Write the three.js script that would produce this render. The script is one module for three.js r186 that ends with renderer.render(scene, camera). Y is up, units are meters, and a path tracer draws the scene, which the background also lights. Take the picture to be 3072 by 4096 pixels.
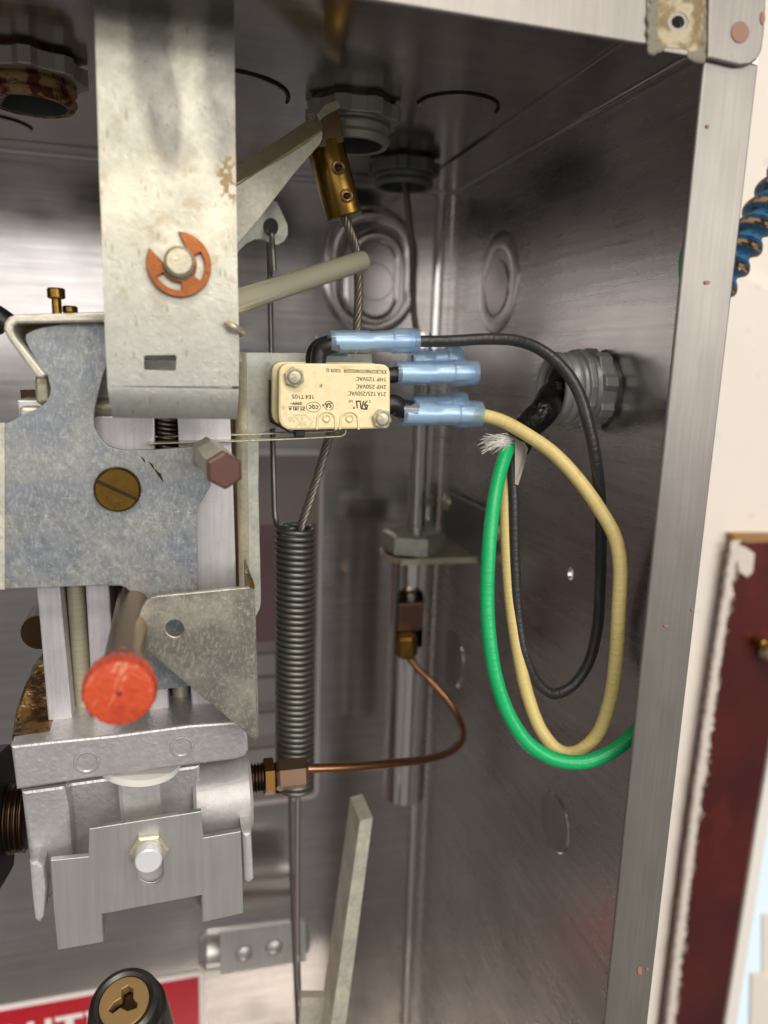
import * as THREE from 'three';
import { mergeGeometries, mergeVertices, toCreasedNormals } from 'three/addons/utils/BufferGeometryUtils.js';
import { RoundedBoxGeometry } from 'three/addons/geometries/RoundedBoxGeometry.js';
import { RectAreaLightUniformsLib } from 'three/addons/lights/RectAreaLightUniformsLib.js';
import { Brush, Evaluator, SUBTRACTION } from 'three-bvh-csg';

// ---------- camera, light, exposure ----------
const scene = new THREE.Scene();
const D2R = Math.PI / 180;
const camera = new THREE.PerspectiveCamera(67.765, 0.75, 0.01, 30);
camera.position.set(0, 0, 0.14);
camera.rotation.set(-11.11 * D2R, -15.675 * D2R, 1.8566 * D2R, 'YXZ');
camera.focus = 0.182; camera.userData.fStop = 10.5;
camera.updateMatrixWorld();
const renderer = new THREE.WebGLRenderer({ antialias: true });
renderer.toneMapping = THREE.LinearToneMapping;
renderer.toneMappingExposure = 1.47;
renderer.shadowMap.enabled = true;
RectAreaLightUniformsLib.init();
scene.background = new THREE.Color(0.14, 0.132, 0.129);
function areaLight(name, w, h, power, color, pos, target) {
  const l = new THREE.RectAreaLight(color, power, w, h);
  l.name = name; l.position.set(...pos); l.lookAt(...target); scene.add(l); return l;
}
areaLight('unseen_front_light', 2.1, 0.36, 1.35, new THREE.Color(1.0, 0.97, 0.95), [-1.0, 0.2, 1.65], [0, 0.02, -0.1]);  // window across the room, read from its band on the walls
areaLight('unseen_front_light', 1.6, 1.0, 3.4, new THREE.Color(1.0, 0.97, 0.93), [1.5, 0.42, 2.3], [0.05, 0, -0.08]);  // unseen soft fill added at right front to brighten the box interior
areaLight('unseen_overhead_light', 2.6, 0.9, 5.5, new THREE.Color(1.0, 0.95, 0.88), [0.5, 1.45, 4.6], [0, 0, -0.05]);  // unseen far row, added so light reaches the mid depth of the box
areaLight('unseen_overhead_light', 1.2, 0.3, 11, new THREE.Color(1.0, 0.9, 0.78), [-0.1, 1.45, 1.1], [0, 0, -0.05]);
areaLight('unseen_overhead_light', 1.2, 0.45, 6, new THREE.Color(1.0, 0.92, 0.82), [0.35, 1.45, 2.5], [0, 0, -0.05]);

// ---------- helpers ----------
const V3 = (x, y, z) => new THREE.Vector3(x, y, z);
const FPX = 3049.6;
const ray = (x, y) => V3((x - 1536) / FPX, -(y - 2048) / FPX, -1).applyQuaternion(camera.quaternion);
const at = (x, y, z) => { const d = ray(x, y); return d.multiplyScalar((z - camera.position.z) / d.z).add(camera.position); };
const atX = (x, y, X) => { const d = ray(x, y); return d.multiplyScalar((X - camera.position.x) / d.x).add(camera.position); };
const atY = (x, y, Y) => { const d = ray(x, y); return d.multiplyScalar((Y - camera.position.y) / d.y).add(camera.position); };
let seed = 7; const rnd = () => { seed = (seed * 1664525 + 1013904223) >>> 0; return seed / 4294967296; };
const used = {};
function numbered(n) { used[n] = (used[n] ?? -1) + 1; return used[n] ? `${n}_${String(used[n]).padStart(3, '0')}` : n; }
const things = [];
function thing(name, label, category, group) {
  const o = new THREE.Group(); o.name = numbered(name); o.userData = { label, category }; if (group) o.userData.group = group;
  scene.add(o); things.push(o); return o;
}
function part(name, geo, m, parent, label) {
  const g = Array.isArray(geo) ? merge(geo) : geo;
  const o = new THREE.Mesh(g, m); o.name = name; o.castShadow = o.receiveShadow = true; if (label) o.userData.label = label;
  parent.add(o); return o;
}
function single(name, geo, m, label, category, group) {
  const o = part(numbered(name), geo, m, scene); o.userData = { label, category }; if (group) o.userData.group = group; things.push(o); return o;
}
function struct(name, geo, m) { const o = part(name, geo, m, scene); o.userData.kind = 'structure'; return o; }
const strip = (g) => { const h = g.index ? g.toNonIndexed() : g; for (const k of Object.keys(h.attributes)) if (!['position', 'normal', 'uv'].includes(k)) h.deleteAttribute(k); if (!h.attributes.uv) boxUV(h); h.clearGroups(); return h; };
function merge(list) { return mergeGeometries(list.map(strip)); }
function boxUV(g) {
  const p = g.attributes.position, n = g.attributes.normal, uv = new Float32Array(p.count * 2);
  for (let i = 0; i < p.count; i++) {
    const ax = Math.abs(n.getX(i)), ay = Math.abs(n.getY(i)), az = Math.abs(n.getZ(i));
    if (az >= ax && az >= ay) { uv[2 * i] = p.getX(i); uv[2 * i + 1] = p.getY(i); } else if (ax >= ay) { uv[2 * i] = p.getZ(i); uv[2 * i + 1] = p.getY(i); } else { uv[2 * i] = p.getX(i); uv[2 * i + 1] = p.getZ(i); }
  }
  g.setAttribute('uv', new THREE.BufferAttribute(uv, 2)); return g;
}
const flat = (g) => { const h = g.index ? g.toNonIndexed() : g; h.computeVertexNormals(); return boxUV(h); };
const P2 = (list, z) => list.map(([x, y]) => { const p = at(x, y, z); return new THREE.Vector2(p.x, p.y); });
const circ = (x, y, r, n = 24, ry = r) => Array.from({ length: n }, (_, i) => [x + r * Math.cos(i / n * 2 * Math.PI), y + ry * Math.sin(i / n * 2 * Math.PI)]);
// flat sheet whose front face lies at z, outline given as sight points on that plane
function plate(list, z, thick, { holes = [], bevel = 0.00018 } = {}) {
  const s = new THREE.Shape(P2(list, z)); for (const h of holes) s.holes.push(new THREE.Path(P2(h, z)));
  const g = new THREE.ExtrudeGeometry(s, { depth: thick - 2 * bevel, bevelEnabled: bevel > 0, bevelThickness: bevel, bevelSize: bevel, bevelOffset: -bevel, bevelSegments: 2, curveSegments: 8 });
  return g.translate(0, 0, z - thick + bevel);
}
// sheet through free 3-D corners, thickened along its back normal
function sheet(pts, thick) {
  const n = V3(0, 0, 0); for (let i = 0; i < pts.length; i++) { const a = pts[i], b = pts[(i + 1) % pts.length]; n.add(V3((a.y - b.y) * (a.z + b.z), (a.z - b.z) * (a.x + b.x), (a.x - b.x) * (a.y + b.y))); }
  n.normalize(); if (n.z < 0) { pts = pts.slice().reverse(); n.negate(); }
  const u = pts[1].clone().sub(pts[0]).normalize(), w = n.clone().cross(u);
  const tri = THREE.ShapeUtils.triangulateShape(pts.map((p) => new THREE.Vector2(p.clone().sub(pts[0]).dot(u), p.clone().sub(pts[0]).dot(w))), []);
  const bk = pts.map((p) => p.clone().addScaledVector(n, -thick)), pos = [];
  const push = (...v) => v.forEach((p) => pos.push(p.x, p.y, p.z));
  for (const [a, b, c] of tri) { push(pts[a], pts[b], pts[c]); push(bk[c], bk[b], bk[a]); }
  for (let i = 0; i < pts.length; i++) { const j = (i + 1) % pts.length; push(pts[i], bk[i], bk[j]); push(pts[i], bk[j], pts[j]); }
  const g = new THREE.BufferGeometry(); g.setAttribute('position', new THREE.Float32BufferAttribute(pos, 3)); g.computeVertexNormals(); return boxUV(g);
}
const UPV = V3(0, 1, 0);
function orient(g, pos, dir, spin = 0) {
  if (spin) g.rotateY(spin);
  g.applyQuaternion(new THREE.Quaternion().setFromUnitVectors(UPV, dir.clone().normalize())); return g.translate(pos.x, pos.y, pos.z);
}
function cyl(a, b, r0, r1 = r0, seg = 28, open = false) {
  const d = b.clone().sub(a); return orient(new THREE.CylinderGeometry(r1, r0, d.length(), seg, 1, open).translate(0, d.length() / 2, 0), a, d);
}
const lathe = (pts, seg = 40) => new THREE.LatheGeometry(pts.map(([r, y]) => new THREE.Vector2(r, y)), seg);
// the crease search works on a centimetre grid: run it on an enlarged copy
const creased = (g, a) => toCreasedNormals(g.scale(4000, 4000, 4000), a).scale(1 / 4000, 1 / 4000, 1 / 4000);
const crease = (g, a = 0.6) => boxUV(creased(g, a));
// rounded-rim rod along y from 0 to h
const rodGeo = (r, h, e = 0.0002, seg = 28) => crease(lathe([[0, 0], [r - e, 0], [r, e], [r, h - e], [r - e, h], [0, h]], seg));
const hexGeo = (r, h, seg = 6) => flat(lathe([[0, 0], [r * 0.86, 0], [r, h * 0.1], [r, h * 0.9], [r * 0.86, h], [0, h]], seg));
function tube(pts, r, seg = 120, rad = 12, tension = 0.5) {
  const c = new THREE.CatmullRomCurve3(pts, false, 'centripetal', tension); const L = c.getLength();
  const g = new THREE.TubeGeometry(c, seg, r, rad), uv = g.attributes.uv;
  for (let i = 0; i < uv.count; i++) uv.setXY(i, uv.getX(i) * L, uv.getY(i) * 6.283 * r);
  const caps = [0, 1].map((t) => orient(new THREE.CylinderGeometry(r * 0.98, r * 0.98, 0.0002, rad), c.getPointAt(t), c.getTangentAt(t)));
  return merge([g, ...caps]);
}
function rope(pts, r, twist, seg = 160, strands = 6) {
  const c = new THREE.CatmullRomCurve3(pts, false, 'centripetal'), fr = c.computeFrenetFrames(seg, false), L = c.getLength(), out = [], ps = c.getSpacedPoints(seg);
  for (let k = 0; k < strands; k++) {
    const q = ps.map((p, i) => { const a = k / strands * 2 * Math.PI + i / seg * L / twist * 2 * Math.PI; return p.clone().addScaledVector(fr.normals[i], Math.cos(a) * r * 0.6).addScaledVector(fr.binormals[i], Math.sin(a) * r * 0.6); });
    out.push(new THREE.TubeGeometry(new THREE.CatmullRomCurve3(q), seg, r * 0.36, 7));
  }
  return merge(out);
}
function coil(a, b, R, w, n, seg = 22) {
  const d = b.clone().sub(a), q = new THREE.Quaternion().setFromUnitVectors(UPV, d.clone().normalize()), pts = [];
  for (let i = 0; i <= n * seg; i++) { const t = i / (n * seg), an = i / seg * 2 * Math.PI; pts.push(V3(Math.cos(an) * R, t * d.length(), Math.sin(an) * R).applyQuaternion(q).add(a)); }
  return new THREE.TubeGeometry(new THREE.CatmullRomCurve3(pts), n * seg, w, 8);
}
const box = (x0, x1, y0, y1, z0, z1, r = 0.0003) => boxUV(new RoundedBoxGeometry(x1 - x0, y1 - y0, z1 - z0, 2, Math.min(r, (x1 - x0) / 2.1, (y1 - y0) / 2.1, (z1 - z0) / 2.1)).translate((x0 + x1) / 2, (y0 + y1) / 2, (z0 + z1) / 2));

// ---------- procedural textures ----------
function lattice(s, n) { let t = s; const a = new Float32Array(n * n); for (let i = 0; i < a.length; i++) { t = (t * 1664525 + 1013904223) >>> 0; a[i] = t / 4294967296; } return a; }
function noise2(s, fx, fy = fx) {
  const n = Math.max(fx, fy), a = lattice(s, n);
  return (u, v) => { const x = ((u % 1) + 1) % 1 * fx, y = ((v % 1) + 1) % 1 * fy, i = Math.floor(x), j = Math.floor(y), f = x - i, g = y - j, sx = f * f * (3 - 2 * f), sy = g * g * (3 - 2 * g), q = (p, r) => a[(r % fy) * n + (p % fx)];
    return (q(i, j) * (1 - sx) + q(i + 1, j) * sx) * (1 - sy) + (q(i, j + 1) * (1 - sx) + q(i + 1, j + 1) * sx) * sy; };
}
function fbm(s, f, o = 4, ratio = 1) { const l = Array.from({ length: o }, (_, i) => noise2(s + i * 131, Math.max(2, Math.round(f * 2 ** i)), Math.max(2, Math.round(f * 2 ** i * ratio)))); return (u, v) => { let a = 0, w = 0.5, t = 0; for (const q of l) { a += q(u, v) * w; t += w; w *= 0.5; } return a / t; }; }
function tex(size, T, fn, srgb = true) {
  const d = new Uint8Array(size * size * 4);
  for (let j = 0; j < size; j++) for (let i = 0; i < size; i++) { const c = fn(i / size, j / size), k = 4 * (j * size + i); for (let q = 0; q < 3; q++) d[k + q] = Math.max(0, Math.min(255, (typeof c === 'number' ? c : c[q]) * 255)); d[k + 3] = 255; }
  const t = new THREE.DataTexture(d, size, size); t.wrapS = t.wrapT = THREE.RepeatWrapping; t.magFilter = THREE.LinearFilter; t.minFilter = THREE.LinearMipmapLinearFilter; t.generateMipmaps = true;
  t.repeat.set(1 / T, 1 / T); if (srgb) t.colorSpace = THREE.SRGBColorSpace; t.needsUpdate = true; return t;
}
const mixc = (a, b, t) => a.map((x, i) => x + (b[i] - x) * Math.max(0, Math.min(1, t)));
const sst = (a, b, x) => { const t = Math.max(0, Math.min(1, (x - a) / (b - a))); return t * t * (3 - 2 * t); };
const n1 = fbm(11, 4, 5), n2 = fbm(23, 9, 5), n3 = fbm(37, 40, 3), n4 = fbm(53, 3, 5), nS = fbm(71, 4, 4, 24), nSx = fbm(75, 3, 5, 40);
const grains = (() => { const c = []; let t = 99; const r = () => { t = (t * 1664525 + 1013904223) >>> 0; return t / 4294967296; }; for (let i = 0; i < 18 * 18; i++) c.push([r(), r(), r()]);
  return (u, v) => { const x = u * 18, y = v * 18, i = Math.floor(x), j = Math.floor(y); let best = 9, val = 0; for (let a = -1; a < 2; a++) for (let b = -1; b < 2; b++) { const q = c[((j + b + 18) % 18) * 18 + (i + a + 18) % 18], dx = x - i - a - q[0], dy = y - j - b - q[1], d = dx * dx * 2.2 + dy * dy + dx * dy; if (d < best) { best = d; val = q[2]; } } return val; }; })();
const specks = (list) => (u, v) => { let m = 0; for (const [x, y, r] of list) { const d = Math.hypot(u - x, v - y); if (d < r) m = Math.max(m, 1 - d / r); } return m; };
const sp1 = specks(Array.from({ length: 90 }, () => [rnd(), rnd(), 0.004 + rnd() * 0.01]));
const scratches = Array.from({ length: 40 }, () => [rnd(), rnd(), rnd() * 3.14, 0.02 + rnd() * 0.07]);
const scr = (u, v) => { let m = 0; for (const [x, y, a, l] of scratches) { const dx = u - x, dy = v - y, p = dx * Math.cos(a) + dy * Math.sin(a), q = Math.abs(-dx * Math.sin(a) + dy * Math.cos(a)); if (Math.abs(p) < l && q < 0.0018) m = 1; } return m; };
const n5 = fbm(83, 80, 2, 0.5);
const nW = fbm(61, 22, 3, 0.14);
const nSc = fbm(67, 26, 2, 0.2);
const noiseV = fbm(91, 60, 2, 0.05);
const T = {
  zinc: tex(512, 0.03, (u, v) => { const a = n2(u, v), b = n1(u, v), c = n3(u, v); let k = mixc([0.79, 0.78, 0.73], [0.85, 0.83, 0.76], sst(0.35, 0.65, b)); k = mixc(k, [0.7, 0.67, 0.6], sst(0.58, 0.8, a) * 0.5); k = mixc(k, [0.5, 0.45, 0.36], sp1(u, v) * 0.35); return k.map((x) => x * (0.93 + 0.14 * c)); }),
  zincB: tex(512, 0.03, (u, v) => 0.5 + 0.35 * (n3(u, v) - 0.5) - 0.5 * sp1(u, v) - 0.35 * sst(0.56, 0.7, n2(u, v)) + 0.15 * scr(u, v), false),
  zincR: tex(256, 0.03, (u, v) => 0.38 + 0.25 * n2(u, v) + 0.1 * n3(u, v), false),
  blue: tex(512, 0.03, (u, v) => { const g = grains(u * 2, v * 2), b = n1(u, v), c = n3(u, v), a = n2(u, v), f = n5(u, v); let k = mixc([0.61, 0.635, 0.665], [0.69, 0.695, 0.685], sst(0.3, 0.7, b)); k = mixc(k, [0.76, 0.76, 0.72], sst(0.5, 0.75, a) * 0.35); k = mixc(k, [0.86, 0.86, 0.83], sst(0.54, 0.74, f) * 0.36 + scr(u, v) * 0.25); return k.map((x) => x * (0.82 + 0.05 * g + 0.1 * c)); }),
  blueR: tex(256, 0.03, (u, v) => 0.34 + 0.2 * grains(u, v) + 0.16 * n3(u, v), false),
  blueB: tex(512, 0.03, (u, v) => 0.5 + 0.3 * (grains(u, v) - 0.5) + 0.4 * (n3(u, v) - 0.5) - 0.3 * scr(u, v), false),
  brushR: tex(512, 0.09, (u, v) => 0.06 + 0.08 * nS(u, v) + 0.19 * n4(u, v), false),
  sideR: tex(512, 0.09, (u, v) => 0.17 + 0.08 * nS(u, v) + 0.16 * n4(u, v), false),
  brushB: tex(512, 0.07, (u, v) => 0.5 * nSx(u, v) + 0.5 * n4(u, v), false),
  stain: tex(512, 0.14, (u, v) => { const b = n4(u, v), s = nS(u, v); return mixc([0.785, 0.768, 0.757], [0.855, 0.838, 0.828], sst(0.3, 0.7, b)).map((x) => x * (0.93 + 0.12 * s) * (1 - 0.25 * sp1(u * 1.0, v) * sst(0.55, 0.7, b))); }),
  alu: tex(512, 0.03, (u, v) => { const s = noiseV(u, v); const k = mixc([0.78, 0.77, 0.79], [0.86, 0.85, 0.86], n2(u, v)); return mixc(k, [0.5, 0.48, 0.47], scr(v, u) * 0.15).map((x) => x * (0.94 + 0.1 * s)); }),
  aluB: tex(512, 0.03, (u, v) => 0.5 + 0.5 * (noiseV(u, v) - 0.5) + 0.1 * n3(u, v), false),
  castB: tex(512, 0.03, (u, v) => 0.55 * n2(u, v) + 0.45 * n3(u, v) + 0.35 * Math.pow(n3(v, u), 3), false),
  cast: tex(512, 0.04, (u, v) => mixc([0.72, 0.71, 0.72], [0.84, 0.83, 0.82], n1(u, v)).map((x) => x * (0.94 + 0.1 * n3(u, v)))),
  grime: tex(512, 0.03, (u, v) => mixc([0.56, 0.45, 0.29], [0.27, 0.2, 0.12], sst(0.35, 0.7, n2(u, v)))),
  cream: tex(512, 0.03, (u, v) => mixc([0.93, 0.875, 0.7], [0.8, 0.68, 0.45], sst(0.62, 0.8, n1(u, v)) * 0.5).map((x) => x * (0.97 + 0.05 * n3(u, v)))),
  yellow: tex(256, 0.02, (u, v) => mixc([0.88, 0.8, 0.53], [0.74, 0.58, 0.32], sst(0.58, 0.8, n1(u, v)) * 0.6 + 0.3 * sp1(u, v))),
  wireB: tex(256, 0.008, (u, v) => 0.65 * nW(u, v) + 0.35 * n2(u, v), false),
  dust: tex(256, 0.05, (u, v) => mixc([0.2, 0.2, 0.205], [0.42, 0.38, 0.33], sst(0.42, 0.72, n4(u, v)) * 0.8)),
  capR: tex(256, 0.014, (u, v) => mixc(mixc([0.88, 0.35, 0.2], [0.8, 0.28, 0.18], sst(0.35, 0.65, n4(u, v))), [0.95, 0.75, 0.66], sst(0.66, 0.74, nSc(u + v * 0.6, v)) * 0.55)),
  plateS: tex(512, 0.04, (u, v) => mixc([0.74, 0.735, 0.725], [0.8, 0.795, 0.785], n1(u, v)).map((x) => x * (0.95 + 0.08 * noiseV(u, v)))),
  tan: tex(256, 0.02, (u, v) => mixc([0.7, 0.66, 0.55], [0.5, 0.43, 0.3], sst(0.35, 0.7, n2(u, v)))),
  mott: tex(512, 0.03, (u, v) => { const b = n1(u, v), c = n3(u, v), f = n5(u, v); return mixc(mixc([0.6, 0.59, 0.55], [0.73, 0.72, 0.67], sst(0.35, 0.65, b)), [0.82, 0.8, 0.74], sst(0.54, 0.72, f) * 0.5).map((x) => x * (0.9 + 0.16 * c)); }),
  rust: tex(256, 0.02, (u, v) => mixc([0.62, 0.52, 0.36], [0.36, 0.17, 0.06], sst(0.4, 0.62, n2(u, v)))),
  wall: tex(256, 0.2, (u, v) => [0.9, 0.87, 0.83].map((x) => x * (0.97 + 0.04 * n1(u, v)) - 0.12 * sp1(u, v) * 0.6)),
  maroon: tex(256, 0.15, (u, v) => mixc([0.24, 0.07, 0.075], [0.36, 0.11, 0.085], n1(u * 1, v) * 1.2 - 0.2 + 0.5 * sst(0.6, 0.8, n2(u, v)))),
};
const rgb = (r, g, b) => new THREE.Color().setRGB(r / 255, g / 255, b / 255, THREE.SRGBColorSpace);
const MS = (o) => new THREE.MeshStandardMaterial(o), MP = (o) => new THREE.MeshPhysicalMaterial(o);
const W = rgb(255, 255, 255);
const M = {
  steel: MS({ map: T.stain, metalness: 1, roughness: 1, roughnessMap: T.brushR, bumpMap: T.brushB, bumpScale: 0.000008 }),
  steelSide: MS({ map: T.stain, metalness: 1, roughness: 1, roughnessMap: T.sideR, bumpMap: T.zincB, bumpScale: 0.000008 }),
  smooth: MS({ color: rgb(205, 199, 196), metalness: 1, roughness: 0.2 }),
  lip: MS({ color: rgb(192, 187, 182), map: T.plateS, metalness: 0.68, roughness: 0.4, bumpMap: T.zincB, bumpScale: 0.000015 }),
  zinc: MS({ map: T.zinc, metalness: 0.62, roughness: 1, roughnessMap: T.zincR, bumpMap: T.zincB, bumpScale: 0.00009 }),
  zincG: MS({ map: T.zinc, color: rgb(226, 232, 236), metalness: 0.75, roughness: 1, roughnessMap: T.zincR, bumpMap: T.zincB, bumpScale: 0.00003 }),
  blue: MS({ map: T.blue, metalness: 0.7, roughness: 1, roughnessMap: T.blueR, bumpMap: T.blueB, bumpScale: 0.00005 }),
  alu: MS({ map: T.alu, metalness: 0.55, roughness: 0.42, bumpMap: T.aluB, bumpScale: 0.00002 }),
  cast: MS({ map: T.cast, metalness: 0.6, roughness: 0.42, bumpMap: T.castB, bumpScale: 0.00016 }),
  castS: MS({ map: T.cast, metalness: 0.4, roughness: 0.5, bumpMap: T.castB, bumpScale: 0.00008 }),
  grime: MS({ map: T.grime, metalness: 0.7, roughness: 0.42, bumpMap: T.castB, bumpScale: 0.0006 }),
  brass: MS({ color: rgb(176, 140, 76), map: T.zinc, metalness: 1, roughness: 0.3, bumpMap: T.zincB, bumpScale: 0.00003 }),
  brassD: MS({ color: rgb(140, 104, 56), metalness: 1, roughness: 0.34 }),
  bronze: MS({ color: rgb(132, 106, 88), metalness: 0.9, roughness: 0.35 }),
  bronzeD: MS({ color: rgb(72, 54, 40), metalness: 0.9, roughness: 0.4 }),
  copper: MS({ color: rgb(184, 112, 68), map: T.zinc, metalness: 0.8, roughness: 0.38, bumpMap: T.zincB, bumpScale: 0.00004 }),
  copperT: MS({ color: rgb(172, 126, 92), metalness: 1, roughness: 0.34 }),
  chrome: MS({ color: rgb(240, 237, 233), metalness: 1, roughness: 0.09 }),
  satin: MS({ color: rgb(244, 238, 222), metalness: 0.5, roughness: 0.28, map: T.zinc, bumpMap: T.zincB, bumpScale: 0.00004 }),
  spring: MS({ color: rgb(112, 111, 106), metalness: 0.75, roughness: 0.36 }),
  rope: MS({ color: rgb(138, 128, 118), metalness: 0.85, roughness: 0.4 }),
  dark: MS({ color: rgb(26, 24, 24), metalness: 0.2, roughness: 0.6 }),
  black: MS({ color: rgb(22, 22, 23), roughness: 0.42, bumpMap: T.wireB, bumpScale: 0.00006 }),
  blackW: MS({ map: T.dust, roughness: 0.36, bumpMap: T.wireB, bumpScale: 0.0002 }),
  cream: MS({ map: T.cream, roughness: 0.42 }),
  yellow: MS({ map: T.yellow, roughness: 0.4, bumpMap: T.wireB, bumpScale: 0.00018 }),
  green: MS({ color: rgb(18, 176, 104), roughness: 0.34, bumpMap: T.wireB, bumpScale: 0.00014 }),
  nylon: MP({ color: rgb(206, 229, 248), roughness: 0.22, transmission: 0.8, thickness: 0, ior: 1.5, side: THREE.DoubleSide }),
  barrel: MS({ color: rgb(236, 238, 242), metalness: 0.35, roughness: 0.35 }),
  red: MP({ map: T.capR, color: rgb(228, 228, 228), roughness: 0.4, bumpMap: T.castB, bumpScale: 0.0003 }),
  redD: MP({ color: rgb(120, 34, 40), roughness: 0.3 }),
  brown: MS({ color: rgb(104, 74, 68), metalness: 0.4, roughness: 0.36 }),
  gold: MS({ color: rgb(120, 98, 70), metalness: 0.9, roughness: 0.34 }),
  plateS: MS({ map: T.plateS, metalness: 0.7, roughness: 0.38, bumpMap: T.aluB, bumpScale: 0.00001 }),
  pinM: MS({ color: rgb(240, 232, 204), metalness: 0.6, roughness: 0.22, bumpMap: T.zincB, bumpScale: 0.00002 }),
  webLitM: MS({ map: T.zinc, color: rgb(252, 250, 246), metalness: 0.15, roughness: 0.5, bumpMap: T.zincB, bumpScale: 0.00004 }),  // pale low-metal zinc, standing in for light that misses the web
  sheath: MS({ color: rgb(18, 18, 19), roughness: 0.3, bumpMap: T.castB, bumpScale: 0.0009 }),
  brassL: MS({ color: rgb(158, 128, 84), metalness: 0.45, roughness: 0.42, bumpMap: T.zincB, bumpScale: 0.00004 }),
  stainTan: MS({ map: T.tan, roughness: 0.6, metalness: 0.2, bumpMap: T.castB, bumpScale: 0.0003 }),
  zincD: MS({ map: T.mott, metalness: 0.8, roughness: 0.4, bumpMap: T.zincB, bumpScale: 0.00006 }),
  zincS: MS({ map: T.zinc, color: rgb(226, 232, 236), metalness: 0.85, roughness: 0.26, bumpMap: T.zincB, bumpScale: 0.00002 }),
  tan: MS({ map: T.zinc, color: rgb(214, 200, 170), metalness: 0.3, roughness: 0.5 }),  // zinc tinted brown in place of the dark ceiling it would mirror
  grey: MS({ color: rgb(176, 172, 160), metalness: 0.55, roughness: 0.4, bumpMap: T.castB, bumpScale: 0.00015 }),
  greyP: MS({ color: rgb(166, 168, 168), metalness: 0.35, roughness: 0.42, bumpMap: T.castB, bumpScale: 0.0001 }),
  dull: MS({ color: rgb(122, 127, 123), metalness: 0.7, roughness: 0.45 }),
  rust: MS({ map: T.rust, metalness: 0.4, roughness: 0.6, bumpMap: T.castB, bumpScale: 0.0005 }),
  collar: MS({ color: rgb(92, 90, 88), metalness: 0.9, roughness: 0.32 }),
  wall: MS({ map: T.wall, roughness: 0.75, bumpMap: T.castB, bumpScale: 0.0001 }),
  paint: MS({ color: rgb(210, 200, 191), roughness: 0.6, bumpMap: T.castB, bumpScale: 0.0006 }),
  maroon: MS({ map: T.maroon, roughness: 0.34 }),
  residue: MS({ color: rgb(232, 226, 200), roughness: 0.7, bumpMap: T.castB, bumpScale: 0.0008 }),
  rustSpot: MS({ color: rgb(150, 116, 100), roughness: 0.7 }),
  white: MS({ color: rgb(232, 228, 222), roughness: 0.45 }),
};
M.collar.name = 'collar';

// ---------- wall outside ----------
const WZ = -0.185;
struct('wall', box(-1.2, 0.45, -1.2, 1.0, WZ - 0.03, WZ), M.wall);

// ---------- enclosure ----------
const XR = 0.112, YT = 0.0687, ZB = -0.17, XL = -0.2, YB = -0.42, TH = 0.0012;
const encl = thing('metal_enclosure', 'open stainless steel control box with folded front lips around the mechanism', 'metal box');
part('back_wall', box(XL, XR, YB, YT, ZB - TH, ZB), M.steel, encl);
part('top_wall', box(XL, XR + TH, YT, YT + TH, ZB, -0.0002), M.steel, encl);
part('left_wall', box(XL - TH, XL, YB, YT, ZB, -0.0002), M.steel, encl);
part('bottom_wall', box(XL, XR, YB - TH, YB, ZB, -0.0002), M.steel, encl);
{
  const s = new THREE.Shape([[ZB, YB], [-0.0004, YB], [-0.0004, YT], [ZB, YT]].map(([a, b]) => new THREE.Vector2(a, b)));
  const h = atX(2282, 2295, XR); const p = new THREE.Path(); p.absellipse(h.z, h.y, 0.0016, 0.0019, 0, Math.PI * 2); s.holes.push(p);
  const g = new THREE.ExtrudeGeometry(s, { depth: TH, bevelEnabled: false }).rotateY(-Math.PI / 2).translate(XR + TH, 0, 0);
  part('side_wall', g, M.steelSide, encl);
}
part('front_lip', box(0.1006, XR + TH, YB, 0.0602, -0.0011, 0, 0.0005), M.lip, encl);
const endX = at(2600, 150, 0).x;
part('front_lip', box(XL, endX, 0.0603, 0.0735, -0.0011, 0, 0.0005), M.lip, encl);
part('front_lip', box(XL, -0.188, YB, 0.0602, -0.0011, 0, 0.0005), M.lip, encl);
// corner tab with its bolt hole, rounded corner patch, rust mark, dried gasket adhesive
part('corner_tab', plate([[2590, -120], [2842, -120], [2836, 236], [2590, 196]], 0.0004, 0.0012, { holes: [circ(2712, 88, 30)] }), M.lip, encl);
part('screw_thread', orient(rodGeo(0.0011, 0.004), at(2726, 92, -0.005), V3(0, 0, 1)), M.rope, encl);
part('corner_patch', plate([[2838, -120], [3068, -120], [3064, 30], [3058, 130], [3048, 200], [3030, 238], [3000, 258], [2960, 262], [2832, 232]], 0.0014, 0.0014, { bevel: 0.0004 }), M.lip, encl, 'rounded corner patch with a rust ring');
part('rust_mark', plate(circ(2962, 128, 36, 24, 44), 0.0016, 0.0003, { bevel: 0.0001 }), M.rustSpot, encl);
part('rust_mark', plate(circ(3052, 72, 10, 12, 28), 0.0016, 0.0003, { bevel: 0.0001 }), M.rustSpot, encl);
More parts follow.
